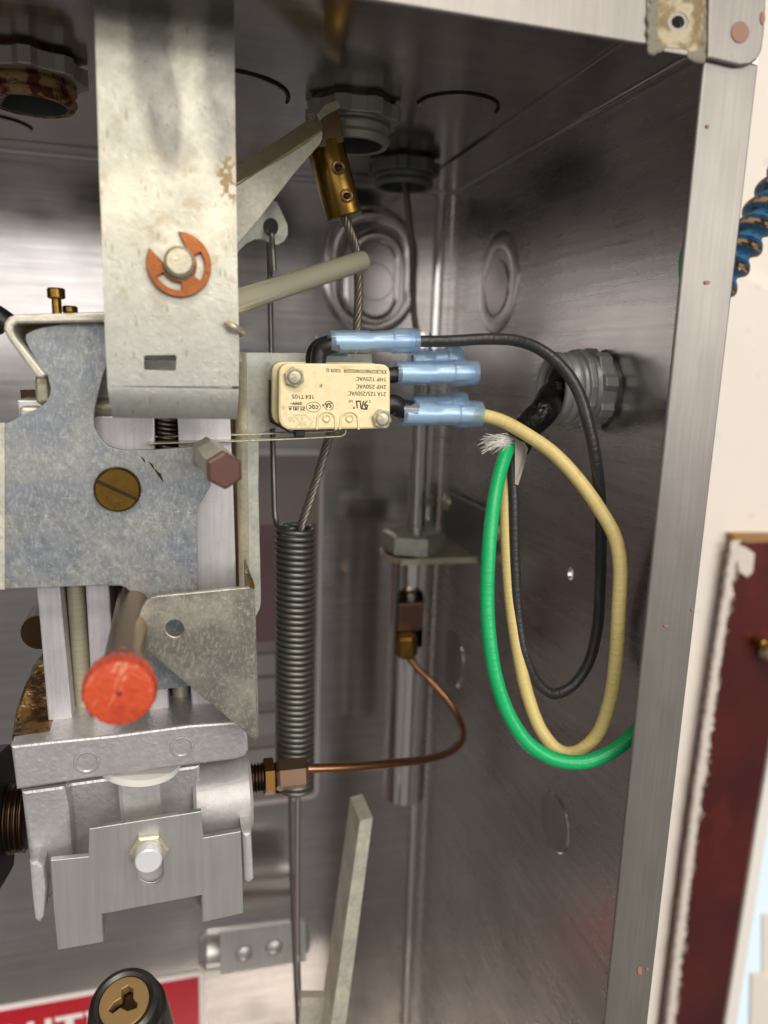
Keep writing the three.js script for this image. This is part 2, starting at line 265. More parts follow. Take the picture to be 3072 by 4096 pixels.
{
  const bead = (pts, r) => { const g = []; for (let i = 0; i < pts.length - 1; i++) { const [x0, y0] = pts[i], [x1, y1] = pts[i + 1]; const n = Math.max(2, Math.hypot(x1 - x0, y1 - y0) / 5 | 0); for (let k = 0; k < n; k++) { const t = k / n; const p = at(x0 + (x1 - x0) * t + (rnd() - 0.5) * 16, y0 + (y1 - y0) * t + (rnd() - 0.5) * 14, 0.0004); g.push(new THREE.SphereGeometry(r * (0.4 + rnd() * 0.75), 8, 6).scale(1, 1.2, 0.6).translate(p.x, p.y, p.z)); } } return merge(g); };
  part('adhesive_bead', bead([[2630, -100], [2612, 60], [2606, 150], [2600, 200], [2650, 195]], 0.0009), M.residue, encl, 'dried yellowish gasket adhesive');
  part('adhesive_bead', bead([[2838, -100], [2832, 60], [2818, 190], [2800, 236], [2760, 215]], 0.0009), M.residue, encl, 'dried yellowish gasket adhesive');
  part('adhesive_smear', plate([[2622, -110], [2834, -110], [2824, 200], [2790, 222], [2740, 196], [2660, 190], [2610, 196], [2616, 60]], 0.00052, 0.0002, { bevel: 0.00005, holes: [circ(2712, 88, 42)] }), M.stainTan, encl);
}
// folded seams inside
part('top_flange', box(0.094, XR, YT - 0.0008, YT, ZB, -0.003, 0.0002), M.steel, encl);
part('rear_flange', box(XL, 0.094, YT - 0.0007, YT, ZB, -0.1565, 0.0002), M.steel, encl);
part('corner_seam', cyl(V3(0.1068, YB, ZB - 0.0008), V3(0.1068, YT - 0.001, ZB - 0.0008), 0.0026, 0.0026, 24), M.chrome, encl);
part('seam_bead', cyl(V3(XL, YT - 0.0006, ZB + 0.0006), V3(XR, YT - 0.0006, ZB + 0.0006), 0.0013, 0.0013, 16), M.steel, encl);
part('seam_bead', cyl(V3(XR - 0.0006, YT - 0.0006, ZB), V3(XR - 0.0006, YT - 0.0006, -0.004), 0.0013, 0.0013, 16), M.steel, encl);
// knockouts: punched discs left a hair proud in their slits
const slug = (r) => crease(lathe([[0, 0.00045], [r - 0.0005, 0.0004], [r - 0.00015, 0.0001], [r, -0.0004], [r + 0.0004, -0.00005]], 56), 0.4);
const knock = (pos, dir, r, arc) => { part('knockout', orient(slug(r), pos, dir), M.smooth, encl); if (arc) part('knockout_slit', tube(Array.from({ length: 21 }, (_, i) => { const a = arc[0] + (arc[1] - arc[0]) * i / 20; return V3(pos.x + (r + 0.0003) * Math.cos(a), pos.y - 0.0001, pos.z + (r + 0.0003) * Math.sin(a)); }), 0.00042, 60, 8), M.dark, encl); };
const down = V3(0, -1, 0), left = V3(-1, 0, 0), fwd = V3(0, 0, 1);
knock(V3(0.0152, YT, -0.083), down, 0.0165, [1.66, -0.12]);
{ const p = atY(1890, 375, YT); knock(V3(p.x, YT, p.z - 0.0108), down, 0.0108, [3.2, 0.0]); }
knock(V3(-0.0535, YT, -0.141), down, 0.0125, [1.9, 0.1]);
{ const p = atX(1990, 1150, XR); knock(V3(XR, p.y, p.z), left, 0.0095); part('embossed_ring', orient(new THREE.TorusGeometry(0.0145, 0.0032, 12, 64).rotateX(Math.PI / 2).scale(1, 0.11, 1), V3(XR, p.y + 0.0015, p.z), left), M.smooth, encl); }
{ const p = atX(1812, 2630, XR); knock(V3(XR, p.y, p.z), left, 0.0125); }
knock(V3(XR, -0.1385, -0.051), left, 0.0092);
{ // embossed oval with its knockout on the back wall
  const stadium = (cx, cy, r, h) => { const q = []; for (let i = 0; i <= 24; i++) { const a = i / 24 * Math.PI; q.push(V3(cx + r * Math.cos(a), cy + h + r * Math.sin(a), ZB)); } for (let i = 0; i <= 24; i++) { const a = Math.PI + i / 24 * Math.PI; q.push(V3(cx + r * Math.cos(a), cy - h + r * Math.sin(a), ZB)); } return new THREE.CatmullRomCurve3(q, true); };
  const c = at(1484, 1085, ZB);
  part('embossed_ring', new THREE.TubeGeometry(stadium(c.x, c.y, 0.0165, 0.0055), 120, 0.0032, 12, true).translate(0, 0, -ZB).scale(1, 1, 0.45).translate(0, 0, ZB), M.smooth, encl);
  part('embossed_ring', new THREE.TubeGeometry(stadium(c.x + 0.0018, c.y - 0.0028, 0.0105, 0.0065), 100, 0.0026, 12, true).translate(0, 0, -ZB).scale(1, 1, 0.45).translate(0, 0, ZB), M.smooth, encl);
  knock(V3(c.x + 0.0018, c.y - 0.004, ZB), fwd, 0.0076);
}

// ---------- conduit connectors ----------
function threads(ro, ri, h, n) { const p = [[ri, 0]]; for (let i = 0; i < n; i++) { const y = i / n * h; p.push([ro - 0.0007, y], [ro, y + h / n * 0.35], [ro, y + h / n * 0.55], [ro - 0.0007, y + h / n * 0.95]); } p.push([ri + 0.0003, h], [ri, h - 0.0003], [ri, 0]); return crease(lathe(p, 56), 0.5); }
function lugNut(r, ri, h, lugs, deep = 0.9) {
  const s = new THREE.Shape(); for (let i = 0; i < lugs; i++) { for (const [f, k] of [[0, deep], [0.16, 1], [0.42, 1], [0.58, deep], [0.8, deep - 0.012]]) { const a = (i + f) / lugs * 2 * Math.PI, q = [Math.cos(a) * r * k, Math.sin(a) * r * k]; i + f ? s.lineTo(...q) : s.moveTo(...q); } }
  const hole = new THREE.Path(); hole.absarc(0, 0, ri, 0, 6.2832, true); s.holes.push(hole);
  return boxUV(new THREE.ExtrudeGeometry(s, { depth: h - 0.0008, bevelEnabled: true, bevelThickness: 0.0004, bevelSize: 0.0006, bevelOffset: -0.0006, bevelSegments: 2, curveSegments: 40 }).translate(0, 0, 0.0004).rotateX(-Math.PI / 2));
}
function connector(pos, dir, label, { r = 0.0132, ro = 0.0104, ri = 0.0086, len = 0.0115, nutH = 0.0042, nutM = M.grey, hubM = M.grey, spin = 0, lugs = 8 }) {
  const t = thing('conduit_connector', label, 'conduit connector');
  const d = dir.clone().normalize();
  part('locknut', orient(lugNut(r, ro - 0.0003, nutH, lugs), pos.clone().addScaledVector(d, 0.0009), d, spin), nutM, t);
  part('threaded_hub', orient(threads(ro, ri, len, 4), pos, d), hubM, t);
  part('inner_sleeve', orient(crease(lathe([[ri - 0.0001, 0.001], [ri - 0.0001, len - 0.0002], [ri - 0.0005, len - 0.0002], [ri - 0.0005, 0.001]], 48), 0.5), pos, d), M.dull, t);
  part('bore_shade_disc', orient(new THREE.CylinderGeometry(ri - 0.0001, ri - 0.0001, 0.0006, 40), pos.clone().addScaledVector(d, 0.0011), d), M.dark, t);  // dark disc added in place of the shade inside the open hub
  return t;
}
{ const p = atY(118, 238, YT); connector(p, down, 'rusty threaded conduit connector with lugged locknut at upper left of box ceiling', { hubM: M.rust, spin: 0.5, len: 0.0105 }); }
const L2 = atY(1412, 418, YT);
connector(L2, down, 'grey threaded conduit connector in box ceiling above the brass cable clamp', { spin: 0.25, len: 0.0108 });
const L3 = atY(1618, 642, YT);
connector(L3, down, 'dull blurred conduit connector deep in the back corner of the ceiling', { nutM: M.dull, hubM: M.dull, spin: 0.1, r: 0.0124, len: 0.009 });
const GL = V3(XR, -0.0055, -0.0463);
{
  const t = connector(GL, left, 'grey cable connector on the right wall with black cable emerging', { nutM: M.greyP, hubM: M.greyP, r: 0.011, ro: 0.0096, ri: 0.0072, len: 0.0125, nutH: 0.004, lugs: 8 });
  part('flange_ring', orient(lugNut(0.0106, 0.0098, 0.002, 10, 0.97), GL.clone().add(V3(-0.0066, 0, 0)), left, 0.3), M.greyP, t);
  part('bushing', orient(new THREE.TorusGeometry(0.0083, 0.0014, 12, 48).rotateX(Math.PI / 2), GL.clone().add(V3(-0.0135, 0, 0)), left), M.greyP, t);
}

// ---------- steel tube with plunger rod at the back ----------
const AX = (y) => V3(0.0882, y, -0.131);
const pxY = (x, y) => at(x, y, -0.131).y;
{
  const t = thing('guide_tube', 'polished steel tube with side slot hanging below a hex nut at back', 'steel tube');
  const yT = pxY(1640, 2226), yB = pxY(1642, 3170), yS = pxY(1630, 2325), yE = pxY(1620, 2560), r = 0.0087;
  const full = new Brush(lathe([[r - 0.0013, 0], [r, 0], [r, yT - yB], [r - 0.0013, yT - yB], [r - 0.0013, 0]], 64).translate(0.0882, yB, -0.131));
  const cutS = new THREE.Shape(); cutS.moveTo(-0.0048, 0); cutS.lineTo(0.0048, 0); cutS.lineTo(0.0048, yS - yE - 0.0045); cutS.absarc(0, yS - yE - 0.0045, 0.0048, 0, Math.PI, false); cutS.lineTo(-0.0048, 0);
  const cut = new Brush(new THREE.ExtrudeGeometry(cutS, { depth: 0.02, bevelEnabled: false }).translate(0.0858, yE, -0.131)); full.updateMatrixWorld(); cut.updateMatrixWorld();
  const ev = new Evaluator(); ev.useGroups = false; ev.attributes = ['position', 'normal', 'uv'];
  part('tube_wall', boxUV(strip(ev.evaluate(full, cut, SUBTRACTION).geometry)), M.chrome, t);
  part('inner_fitting', box(0.0812, 0.0914, pxY(1620, 2505), pxY(1620, 2392), -0.1365, -0.1246, 0.0008), M.bronze, t, 'brown fitting seen inside the slot');
  part('inner_stem', cyl(V3(0.0873, pxY(1620, 2545), -0.128), V3(0.0873, pxY(1620, 2500), -0.128), 0.0031), M.bronzeD, t);
  part('plunger_rod', cyl(V3(0.0888, pxY(1640, 2150), -0.131), V3(0.0888, pxY(1640, 1330), -0.131), 0.0033), M.chrome, t, 'slim polished rod above the nut');
}
{
  const t = thing('shelf_bracket', 'L shaped bracket screwed to the right wall and carrying a hex nut', 'bracket');
  const ys = pxY(1640, 2206);
  const s = new THREE.Shape(); s.moveTo(XR - 0.0009, 0.118); s.lineTo(0.08, 0.1195); s.absarc(0.0882, 0.131, 0.0128, -Math.PI * 0.52, Math.PI * 0.52, true); s.lineTo(XR - 0.0009, 0.152); s.lineTo(XR - 0.0009, 0.118);
  part('shelf', boxUV(new THREE.ExtrudeGeometry(s, { depth: 0.0018, bevelEnabled: true, bevelSize: 0.0002, bevelThickness: 0.0002, bevelOffset: -0.0002 }).rotateX(-Math.PI / 2).translate(0, ys - 0.0018, 0)), M.satin, t);
  part('wall_leaf', box(XR - 0.0026, XR - 0.0004, ys - 0.002, atX(1800, 1955, XR).y, -0.158, -0.112, 0.0009), M.dull, t);
  for (const [x, y] of [[1812, 2005], [2012, 2122]]) { const p = atX(x, y, XR); part('screw', orient(crease(lathe([[0, 0.0022], [0.0016, 0.002], [0.0034, 0.001], [0.0038, 0]], 20)), V3(XR - 0.0026, p.y, p.z), left), M.satin, t); }
  part('hex_nut', orient(hexGeo(0.0122, 0.0082), V3(0.0882, ys, -0.131), UPV, 0.12), M.zincG, t, 'large hex nut around the rod');
}
single('pull_cable', rope([L3.clone().add(V3(0, -0.004, 0)), at(1648, 1000, -0.131), at(1660, 1290, -0.131), V3(0.0888, pxY(1640, 1400), -0.131)], 0.0013, 0.012, 120), M.rope, 'thin blurred wire cable dropping from the back ceiling connector', 'wire cable');
single('pull_cable', rope([at(-60, 470, -0.072), at(20, 360, -0.07), at(60, 330, -0.068), L2.clone().set(-0.034, YT - 0.001, -0.0774)], 0.0012, 0.01, 60), M.rope, 'frayed wire cable entering the rusty connector at upper left', 'wire cable');

// ---------- data label and caution label on the back wall ----------
function canvas(w, h, draw) { const c = document.createElement('canvas'); c.width = w; c.height = h; const g = c.getContext('2d'); draw(g, w, h); const t = new THREE.CanvasTexture(c); t.colorSpace = THREE.SRGBColorSpace; t.anisotropy = 8; return t; }
function unitUV(g, x0, x1, y0, y1) { const p = g.attributes.position, uv = g.attributes.uv; for (let i = 0; i < p.count; i++) uv.setXY(i, (p.getX(i) - x0) / (x1 - x0), (p.getY(i) - y0) / (y1 - y0)); return g; }
function roundRect(x0, x1, y0, y1, r) { const s = new THREE.Shape(); s.moveTo(x0 + r, y0); s.lineTo(x1 - r, y0); s.absarc(x1 - r, y0 + r, r, -Math.PI / 2, 0); s.lineTo(x1, y1 - r); s.absarc(x1 - r, y1 - r, r, 0, Math.PI / 2); s.lineTo(x0 + r, y1); s.absarc(x0 + r, y1 - r, r, Math.PI / 2, Math.PI); s.lineTo(x0, y0 + r); s.absarc(x0 + r, y0 + r, r, Math.PI, 1.5 * Math.PI); return s; }
function sticker(name, x0, x1, y0, y1, r, z, t, m, label, category) { const g = unitUV(new THREE.ExtrudeGeometry(roundRect(x0, x1, y0, y1, r), { depth: 0.0003, bevelEnabled: false }).translate(0, 0, z), x0, x1, y0, y1); return single(name, g, MS({ map: t, ...m }), label, category); }
{
  const x1 = at(818, 3880, ZB).x, y1 = at(600, 3916, ZB).y, x0 = x1 - 0.125, y0 = y1 - 0.038;
  const k = 0.125 / 1280;
  const t = canvas(1280, 389, (g, w, h) => {
    g.fillStyle = '#e8e0dc'; g.fillRect(0, 0, w, h); g.fillStyle = '#b0091f'; g.fillRect(26, 26, w - 52, h - 52);
    g.fillStyle = '#ece6e2'; g.font = 'bold 200px sans-serif'; g.textBaseline = 'alphabetic'; g.textAlign = 'left';
    const px = (X) => (at(X, 4070, ZB).x - x0) / k; const cap = 100 + 150;
    const fit = (ch, a, b) => { const m = g.measureText(ch).width; g.save(); g.translate(px(a), cap); g.scale((px(b) - px(a)) / m, 1); g.fillText(ch, 0, 0); g.restore(); };
    fit('C', -150, -25); fit('A', -32, 92); fit('U', 92, 222); fit('T', 216, 338); fit('I', 338, 385); fit('O', 385, 520); fit('N', 520, 640);
  });
  sticker('caution_label', x0, x1, y0, y1, 0.0035, ZB + 0.0002, t, { roughness: 0.3 }, 'red caution label with white border and lettering low on the back wall', 'warning label');
}
{
  const a = at(1272, 3190, ZB), x1 = a.x, y0 = a.y, x0 = x1 - 0.062, y1 = at(1272, 1800, ZB).y;
  const t = canvas(512, 1024, (g, w, h) => {
    g.fillStyle = '#c9c2bd'; g.fillRect(0, 0, w, h); g.fillStyle = '#8e8380'; g.fillRect(14, 14, w - 28, h - 28); g.fillStyle = '#7c6064'; g.fillRect(20, 200, w - 40, 330);
    g.fillStyle = '#9c9592'; for (const y of [560, 640, 740, 850]) g.fillRect(26, y, w - 52, 66); g.fillStyle = '#5e5658'; for (const y of [560, 628, 735, 842, 925]) g.fillRect(26, y, w - 52, 6);
  });
  sticker('data_plate', x0, x1, y0, y1, 0.004, ZB + 0.0002, t, { roughness: 0.4, metalness: 0.4 }, 'blurred pale grey printed label with ruled rows behind the coil spring', 'label');
}

// ---------- release frame: extruded rails, guide rods, casting ----------
const frame = thing('release_frame', 'silver aluminium rail frame standing on a rough cast base', 'mechanism frame');
const zR = -0.043;
part('rail', plate([[68, 1600], [168, 1600], [255, 2500], [300, 2985], [201, 2985], [160, 2500]], zR, 0.014, { bevel: 0.0004 }), M.alu, frame);
part('rail', plate([[330, 1664], [618, 1664], [621, 1830], [640, 2345], [437, 2345], [450, 2550], [474, 2985], [380, 2985], [342, 2350]], zR, 0.014, { bevel: 0.0004 }), M.alu, frame);
part('rail', plate([[575, 2345], [640, 2345], [690, 2985], [600, 2985]], zR, 0.014, { bevel: 0.0004 }), M.alu, frame);
part('rail', plate([[709, 1660], [921, 1660], [934, 1950], [946, 2350], [962, 2985], [775, 2985], [740, 2350]], zR, 0.014, { bevel: 0.0004 }), M.alu, frame);
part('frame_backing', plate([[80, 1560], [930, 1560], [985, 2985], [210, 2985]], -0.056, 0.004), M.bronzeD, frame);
part('cross_plate', plate([[300, 1440], [930, 1440], [930, 1664], [300, 1664]], -0.050, 0.004), M.zincG, frame);
part('cross_bar', cyl(at(380, 1630, -0.0455), at(560, 1630, -0.0455), 0.0022), M.satin, frame);
part('guide_rod', cyl(at(292, 2200, -0.05), at(348, 2960, -0.05), 0.0021), M.satin, frame);
part('guide_rod', cyl(at(712, 2500, -0.05), at(728, 2900, -0.05), 0.0021), M.satin, frame);
part('return_spring', coil(at(664, 1600, -0.048), at(669, 1835, -0.048), 0.0018, 0.00038, 13, 14), M.rope, frame, 'small coil spring in the rail slot');
// base casting
part('base_bar', plate([[43, 2984], [200, 2966], [464, 2940], [762, 2900], [940, 2888], [978, 2905], [992, 2950], [994, 3000], [982, 3026], [937, 3040], [649, 3076], [300, 3124], [66, 3160], [56, 3080]], -0.032, 0.022, { bevel: 0.0006 }), M.cast, frame);
for (const [x, y, r] of [[348, 3046, 50], [728, 2986, 48]]) { const p = at(x, y, -0.032), R = r * 0.000056; part('casting_mark', orient(crease(lathe([[0, 0.0001], [R - 0.0007, 0.0001], [R - 0.0004, 0.0004], [R, 0.00035], [R + 0.0003, -0.0002]], 36)), p, fwd), M.cast, frame); }
part('base_body', plate([[84, 3160], [800, 3060], [806, 3330], [960, 3318], [960, 3345], [900, 3420], [180, 3520], [116, 3450]], -0.041, 0.02, { bevel: 0.0008 }), M.cast, frame);
part('base_leg', plate([[84, 3166], [262, 3142], [280, 3240], [292, 3425], [240, 3470], [200, 3600], [122, 3470]], -0.0345, 0.012, { bevel: 0.0008 }), M.cast, frame);
part('base_rib', plate([[466, 3130], [640, 3106], [655, 3290], [480, 3310]], -0.0365, 0.008, { bevel: 0.0012 }), M.castS, frame);
{ const a = at(772, 3196, -0.0465), b = at(1001, 3166, -0.0465); part('port_boss', orient(rodGeo(0.0096, a.distanceTo(b), 0.0008, 48), a, b.clone().sub(a)), M.castS, frame, 'smooth round port boss'); }
part('base_tab', plate([[116, 3452], [150, 3440], [176, 3465], [186, 3560], [176, 3670], [158, 3694], [138, 3680], [126, 3580]], -0.029, 0.008, { bevel: 0.0009 }), M.castS, frame);
part('base_tab', plate([[968, 3332], [1006, 3328], [1016, 3520], [996, 3536], [976, 3525]], -0.030, 0.012, { bevel: 0.0009 }), M.castS, frame);
part('base_lobe', plate([[46, 2960], [62, 2850], [100, 2740], [150, 2665], [190, 2640], [215, 2970]], -0.050, 0.012, { bevel: 0.0006 }), M.grime, frame, 'grimy brown cast lobe');
part('base_ledge', plate([[45, 2985], [48, 2948], [196, 2934], [200, 2968]], -0.036, 0.016, { bevel: 0.001 }), M.grime, frame);
{ const c = at(556, 3052, -0.04); part('cap_disc', orient(crease(lathe([[0, 0], [0.0088, 0], [0.0098, 0.0007], [0.0098, 0.0024], [0, 0.003]], 48)), c.add(V3(0, -0.0016, -0.001)), V3(0.12, 1, 0.04)), M.white, frame, 'off white round disc under the bar'); }

// ---------- cam plate ----------
const cam = thing('cam_plate', 'bluish galvanised cam plate with curved notch and one brass slotted screw', 'metal plate');
part('plate', plate([[-90, 1700], [0, 1703], [40, 1688], [93, 1657], [150, 1634], [185, 1608], [199, 1580], [203, 1555], [191, 1512], [160, 1462], [117, 1395], [101, 1358], [102, 1338], [130, 1322], [167, 1309], [247, 1296], [320, 1289], [383, 1287], [404, 1291], [430, 1310], [440, 1380], [428, 1450], [410, 1510], [395, 1568], [381, 1630], [376, 1670], [378, 1705], [395, 1742], [415, 1768], [440, 1787], [494, 1802], [617, 1799], [784, 1786], [835, 1860], [845, 1938], [820, 1985], [796, 2018], [789, 2040], [790, 2200], [792, 2361], [800, 2740], [749, 2746], [620, 2763], [580, 2755], [560, 2640], [583, 2421], [530, 2375], [500, 2350], [477, 2342], [411, 2341], [200, 2350], [0, 2356], [-90, 2360]], -0.036, 0.0016), M.blue, cam);
part('bent_edge', sheet([at(-90, 1700, -0.036), at(20, 1690, -0.0359), at(20, 2356, -0.0359), at(-90, 2360, -0.036)].map((p, i) => p.add(V3(0, 0, 0.0003))), 0.001), M.zinc, cam);
{
  const c = at(471, 1955, -0.0358), R = 86 * 0.0000578, t = part('brass_screw', orient(crease(lathe([[0, 0.0017], [R * 0.9, 0.0017], [R, 0.0012], [R, 0]], 48)), c, fwd), M.brass, cam, 'brass slotted screw head');
  t.material = M.brass;
  const sl = box(-R * 0.97, R * 0.97, -0.00045, 0.00045, 0.0009, 0.00175, 0.0001).rotateZ(-0.47).translate(c.x, c.y, c.z);
  part('screw_slot', sl, M.bronzeD, t);
}
for (const [x, y, a, l] of [[640, 1900, -0.8, 36], [610, 1862, -0.85, 22], [575, 1838, -0.7, 20]]) part('gouge', plate([[x - l * 0.7, y - l * 0.75], [x + l * 0.1, y - l * 0.1], [x + l * 0.4, y + l * 0.8], [x - l * 0.2, y + l * 0.1]], -0.03585, 0.0003, { bevel: 0 }), M.bronzeD, cam);

// ---------- folded bracket, screws, hose at the left ----------
{
  const t = thing('folded_bracket', 'bent zinc strip bracket with two small brass screws at left', 'bracket');
  part('strip', plate([[14, 1318], [18, 1290], [34, 1268], [60, 1258], [440, 1246], [440, 1288], [68, 1294], [54, 1306], [54, 1326], [66, 1350], [182, 1498], [172, 1512], [150, 1513], [138, 1500], [30, 1352]], -0.033, 0.016, { bevel: 0.0005 }), M.zinc, t);
  const b = at(229, 1262, -0.037), s = 0.000058;
  part('screw', [orient(rodGeo(31 * s, 38 * s, 0.0003), b.clone().add(V3(0, 58 * s, 0)), UPV), orient(rodGeo(17 * s, 60 * s), b, UPV)], M.brass, t);
  part('screw', orient(rodGeo(27 * s, 26 * s, 0.0003), at(281, 1253, -0.039), UPV), M.brass, t);
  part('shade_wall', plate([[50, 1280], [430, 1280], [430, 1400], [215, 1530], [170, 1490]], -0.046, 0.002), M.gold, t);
  part('pivot_block', box(at(150, 1600, -0.045).x, at(215, 1600, -0.045).x, at(180, 1615, -0.045).y, at(180, 1500, -0.045).y, -0.05, -0.042, 0.001), M.satin, t);
  part('pivot_block', box(at(86, 1660, -0.042).x, at(170, 1660, -0.042).x, at(130, 1690, -0.042).y, at(130, 1622, -0.042).y, -0.05, -0.039, 0.001), M.zinc, t);
}
single('rubber_hose', tube([at(-80, 1230, -0.05), at(-10, 1272, -0.045), at(30, 1300, -0.045)], 0.0026, 20), M.black, 'short black rubber hose end at the left edge beside the folded bracket', 'hose');

// ---------- lever plate ----------
const lever = thing('lever_plate', 'long upright zinc lever plate with slot, pivot pin and copper clip', 'lever plate');
const zL = -0.02;
function zincStainShade() {
  const p0 = at(375, 0, zL), x0 = p0.x, w = 0.0275, y1 = at(600, -60, zL).y, h = 0.088;
  const patch = (x, y, cx, cy, rx, ry) => sst(1.4, 0.6, Math.hypot((x - cx) / rx, (y - cy) / ry) + 0.5 * (n1(x * 2, y * 2) - 0.5));
  const t = new THREE.DataTexture(new Uint8Array(512 * 1024 * 4), 512, 1024), r = new THREE.DataTexture(new Uint8Array(256 * 512 * 4), 256, 512);
  const at2 = (u, v) => { const x = u, y = v; return Math.min(1, patch(x, y, 0.36, 0.13, 0.13, 0.14) + patch(x, y, 0.44, 0.25, 0.09, 0.1) + patch(x, y, 0.85, 0.16, 0.17, 0.17) + 0.7 * patch(x, y, 0.2, 0.05, 0.3, 0.03)); };
  for (let j = 0; j < 1024; j++) for (let i = 0; i < 512; i++) {
    const u = i / 512, v = 1 - j / 1024, g = at2(u, v), a = n2(u * 0.9, v * 2.9), b = n1(u * 0.9, v * 2.9), c = n3(u * 0.9, v * 2.9);
    let k = mixc([0.77, 0.76, 0.7], [0.82, 0.805, 0.735], sst(0.3, 0.7, b)); k = mixc(k, [0.66, 0.665, 0.645], sst(0.45, 0.9, v)); k = mixc(k, [0.5, 0.49, 0.47], g * 0.8);  // rubbed grey patches are stains; greyer bottom stands in for falling light
    k = mixc(k, [0.6, 0.53, 0.4], sst(0.56, 0.72, a) * 0.3 * sst(0.2, 0.4, v) * sst(0.8, 0.5, v)); k = mixc(k, [0.5, 0.42, 0.28], patch(u, v, 0.86, 0.36, 0.09, 0.05) * sst(0.45, 0.6, c) * 0.8); k = mixc(k, [0.5, 0.42, 0.3], sp1(u * 1, v * 1.0) * 0.5);
    k = k.map((q) => q * (0.95 + 0.1 * c)); const o = 4 * (j * 512 + i); for (let q = 0; q < 3; q++) t.image.data[o + q] = Math.min(255, k[q] * 255); t.image.data[o + 3] = 255;
  }
  for (let j = 0; j < 512; j++) for (let i = 0; i < 256; i++) { const u = i / 256, v = 1 - j / 512, q = Math.min(255, 255 * (0.52 - 0.06 * at2(u, v) + 0.2 * (n2(u, v * 3) - 0.5))), o = 4 * (j * 256 + i); r.image.data.fill(q, o, o + 3); r.image.data[o + 3] = 255; }
  for (const q of [t, r]) { q.magFilter = THREE.LinearFilter; q.wrapS = q.wrapT = THREE.RepeatWrapping; q.repeat.set(1 / w, 1 / h); q.offset.set(-x0 / w, -(y1 - h) / h); q.needsUpdate = true; }
  t.colorSpace = THREE.SRGBColorSpace;
  return MS({ map: t, metalness: 0.6, roughness: 1, roughnessMap: r, bumpMap: T.zincB, bumpScale: 0.00007 });
}
const leverM = zincStainShade();
{
  const slot = [[576, 1424], [590, 1421], [700, 1420], [706, 1428], [704, 1478], [696, 1484], [578, 1479], [575, 1470]];
  const g = plate([[376, 20], [382, 220], [395, 640], [408, 1000], [418, 1300], [430, 1545], [955, 1545], [957, 1400], [949, 1000], [941, 500], [936, 24]], zL, 0.0016, { holes: [slot], bevel: 0.00003 });
  // lower bend rolls back, upper bend leans back
  const bend = [], a = at(430, 1545, zL), b = at(955, 1545, zL), R = 0.0094, N = 14;
  for (let i = 0; i <= N; i++) { const an = i / N * 0.74; bend.push([a.y - Math.sin(an) * R, zL - R + Math.cos(an) * R, an]); }
  const strips = [];
  for (let i = 0; i < N; i++) { const [y0, z0] = bend[i], [y1, z1] = bend[i + 1], s = 0.0006 * i / N; strips.push(sheet([V3(a.x + s, y0, z0), V3(b.x - s * 0.4, y0, z0), V3(b.x - s * 0.4, y1, z1), V3(a.x + s, y1, z1)], 0.0014)); }
  const curve = boxUV(creased(merge(strips), 0.5));
  const tl = at(376, 21, zL), tr = at(936, 25, zL);
  const top = sheet([tl, tr, tr.clone().add(V3(0, 0.010, -0.004)), tl.clone().add(V3(0, 0.010, -0.004))], 0.0016);
  part('plate', [g, curve, top], leverM, lever);
  const c = at(716, 1053, zL), px = 0.0000488;
  const pc = at(716, 1060, zL);
  const s = new THREE.Shape(), R1 = 125 * px, R0 = 60 * px, A = (d) => d * D2R;
  s.moveTo(R1 * Math.cos(A(90)), R1 * Math.sin(A(90)));
  for (let i = 1; i <= 60; i++) { const q = A(90 - i / 60 * 297); s.lineTo(R1 * Math.cos(q), R1 * Math.sin(q)); }
  s.lineTo(R0 * Math.cos(A(176)), R0 * Math.sin(A(176)));
  for (let i = 0; i <= 24; i++) { const q = A(-184 + i / 24 * 234); s.lineTo(R0 * Math.cos(q), R0 * Math.sin(q)); }
  for (const [a0, a1] of [[-150, -84], [-35, 32]]) { const h = new THREE.Path(); for (let i = 0; i <= 14; i++) { const q = A(a0 + (a1 - a0) * i / 14); h[i ? 'lineTo' : 'moveTo'](99 * px * Math.cos(q), 99 * px * Math.sin(q)); } for (let i = 14; i >= 0; i--) { const q = A(a0 + (a1 - a0) * i / 14); h.lineTo(69 * px * Math.cos(q), 69 * px * Math.sin(q)); } s.holes.push(h); }
  part('retaining_clip', boxUV(new THREE.ExtrudeGeometry(s, { depth: 0.0006, bevelEnabled: true, bevelSize: 0.00012, bevelThickness: 0.00012, bevelOffset: -0.00012 }).translate(pc.x, pc.y, zL + 0.0004)), M.copper, lever, 'copper coloured E shaped retaining clip');
  part('pivot_pin', orient(rodGeo(59 * px, 0.016, 0.0006, 40), V3(c.x, c.y, zL - 0.0125), fwd), M.satin, lever, 'round steel pivot pin end');
  part('cotter_wire', tube([at(905, 1288, zL + 0.0012), at(940, 1310, zL + 0.002), at(970, 1328, zL - 0.001), at(955, 1340, zL - 0.004)], 0.0007, 20, 10), M.satin, lever);
}

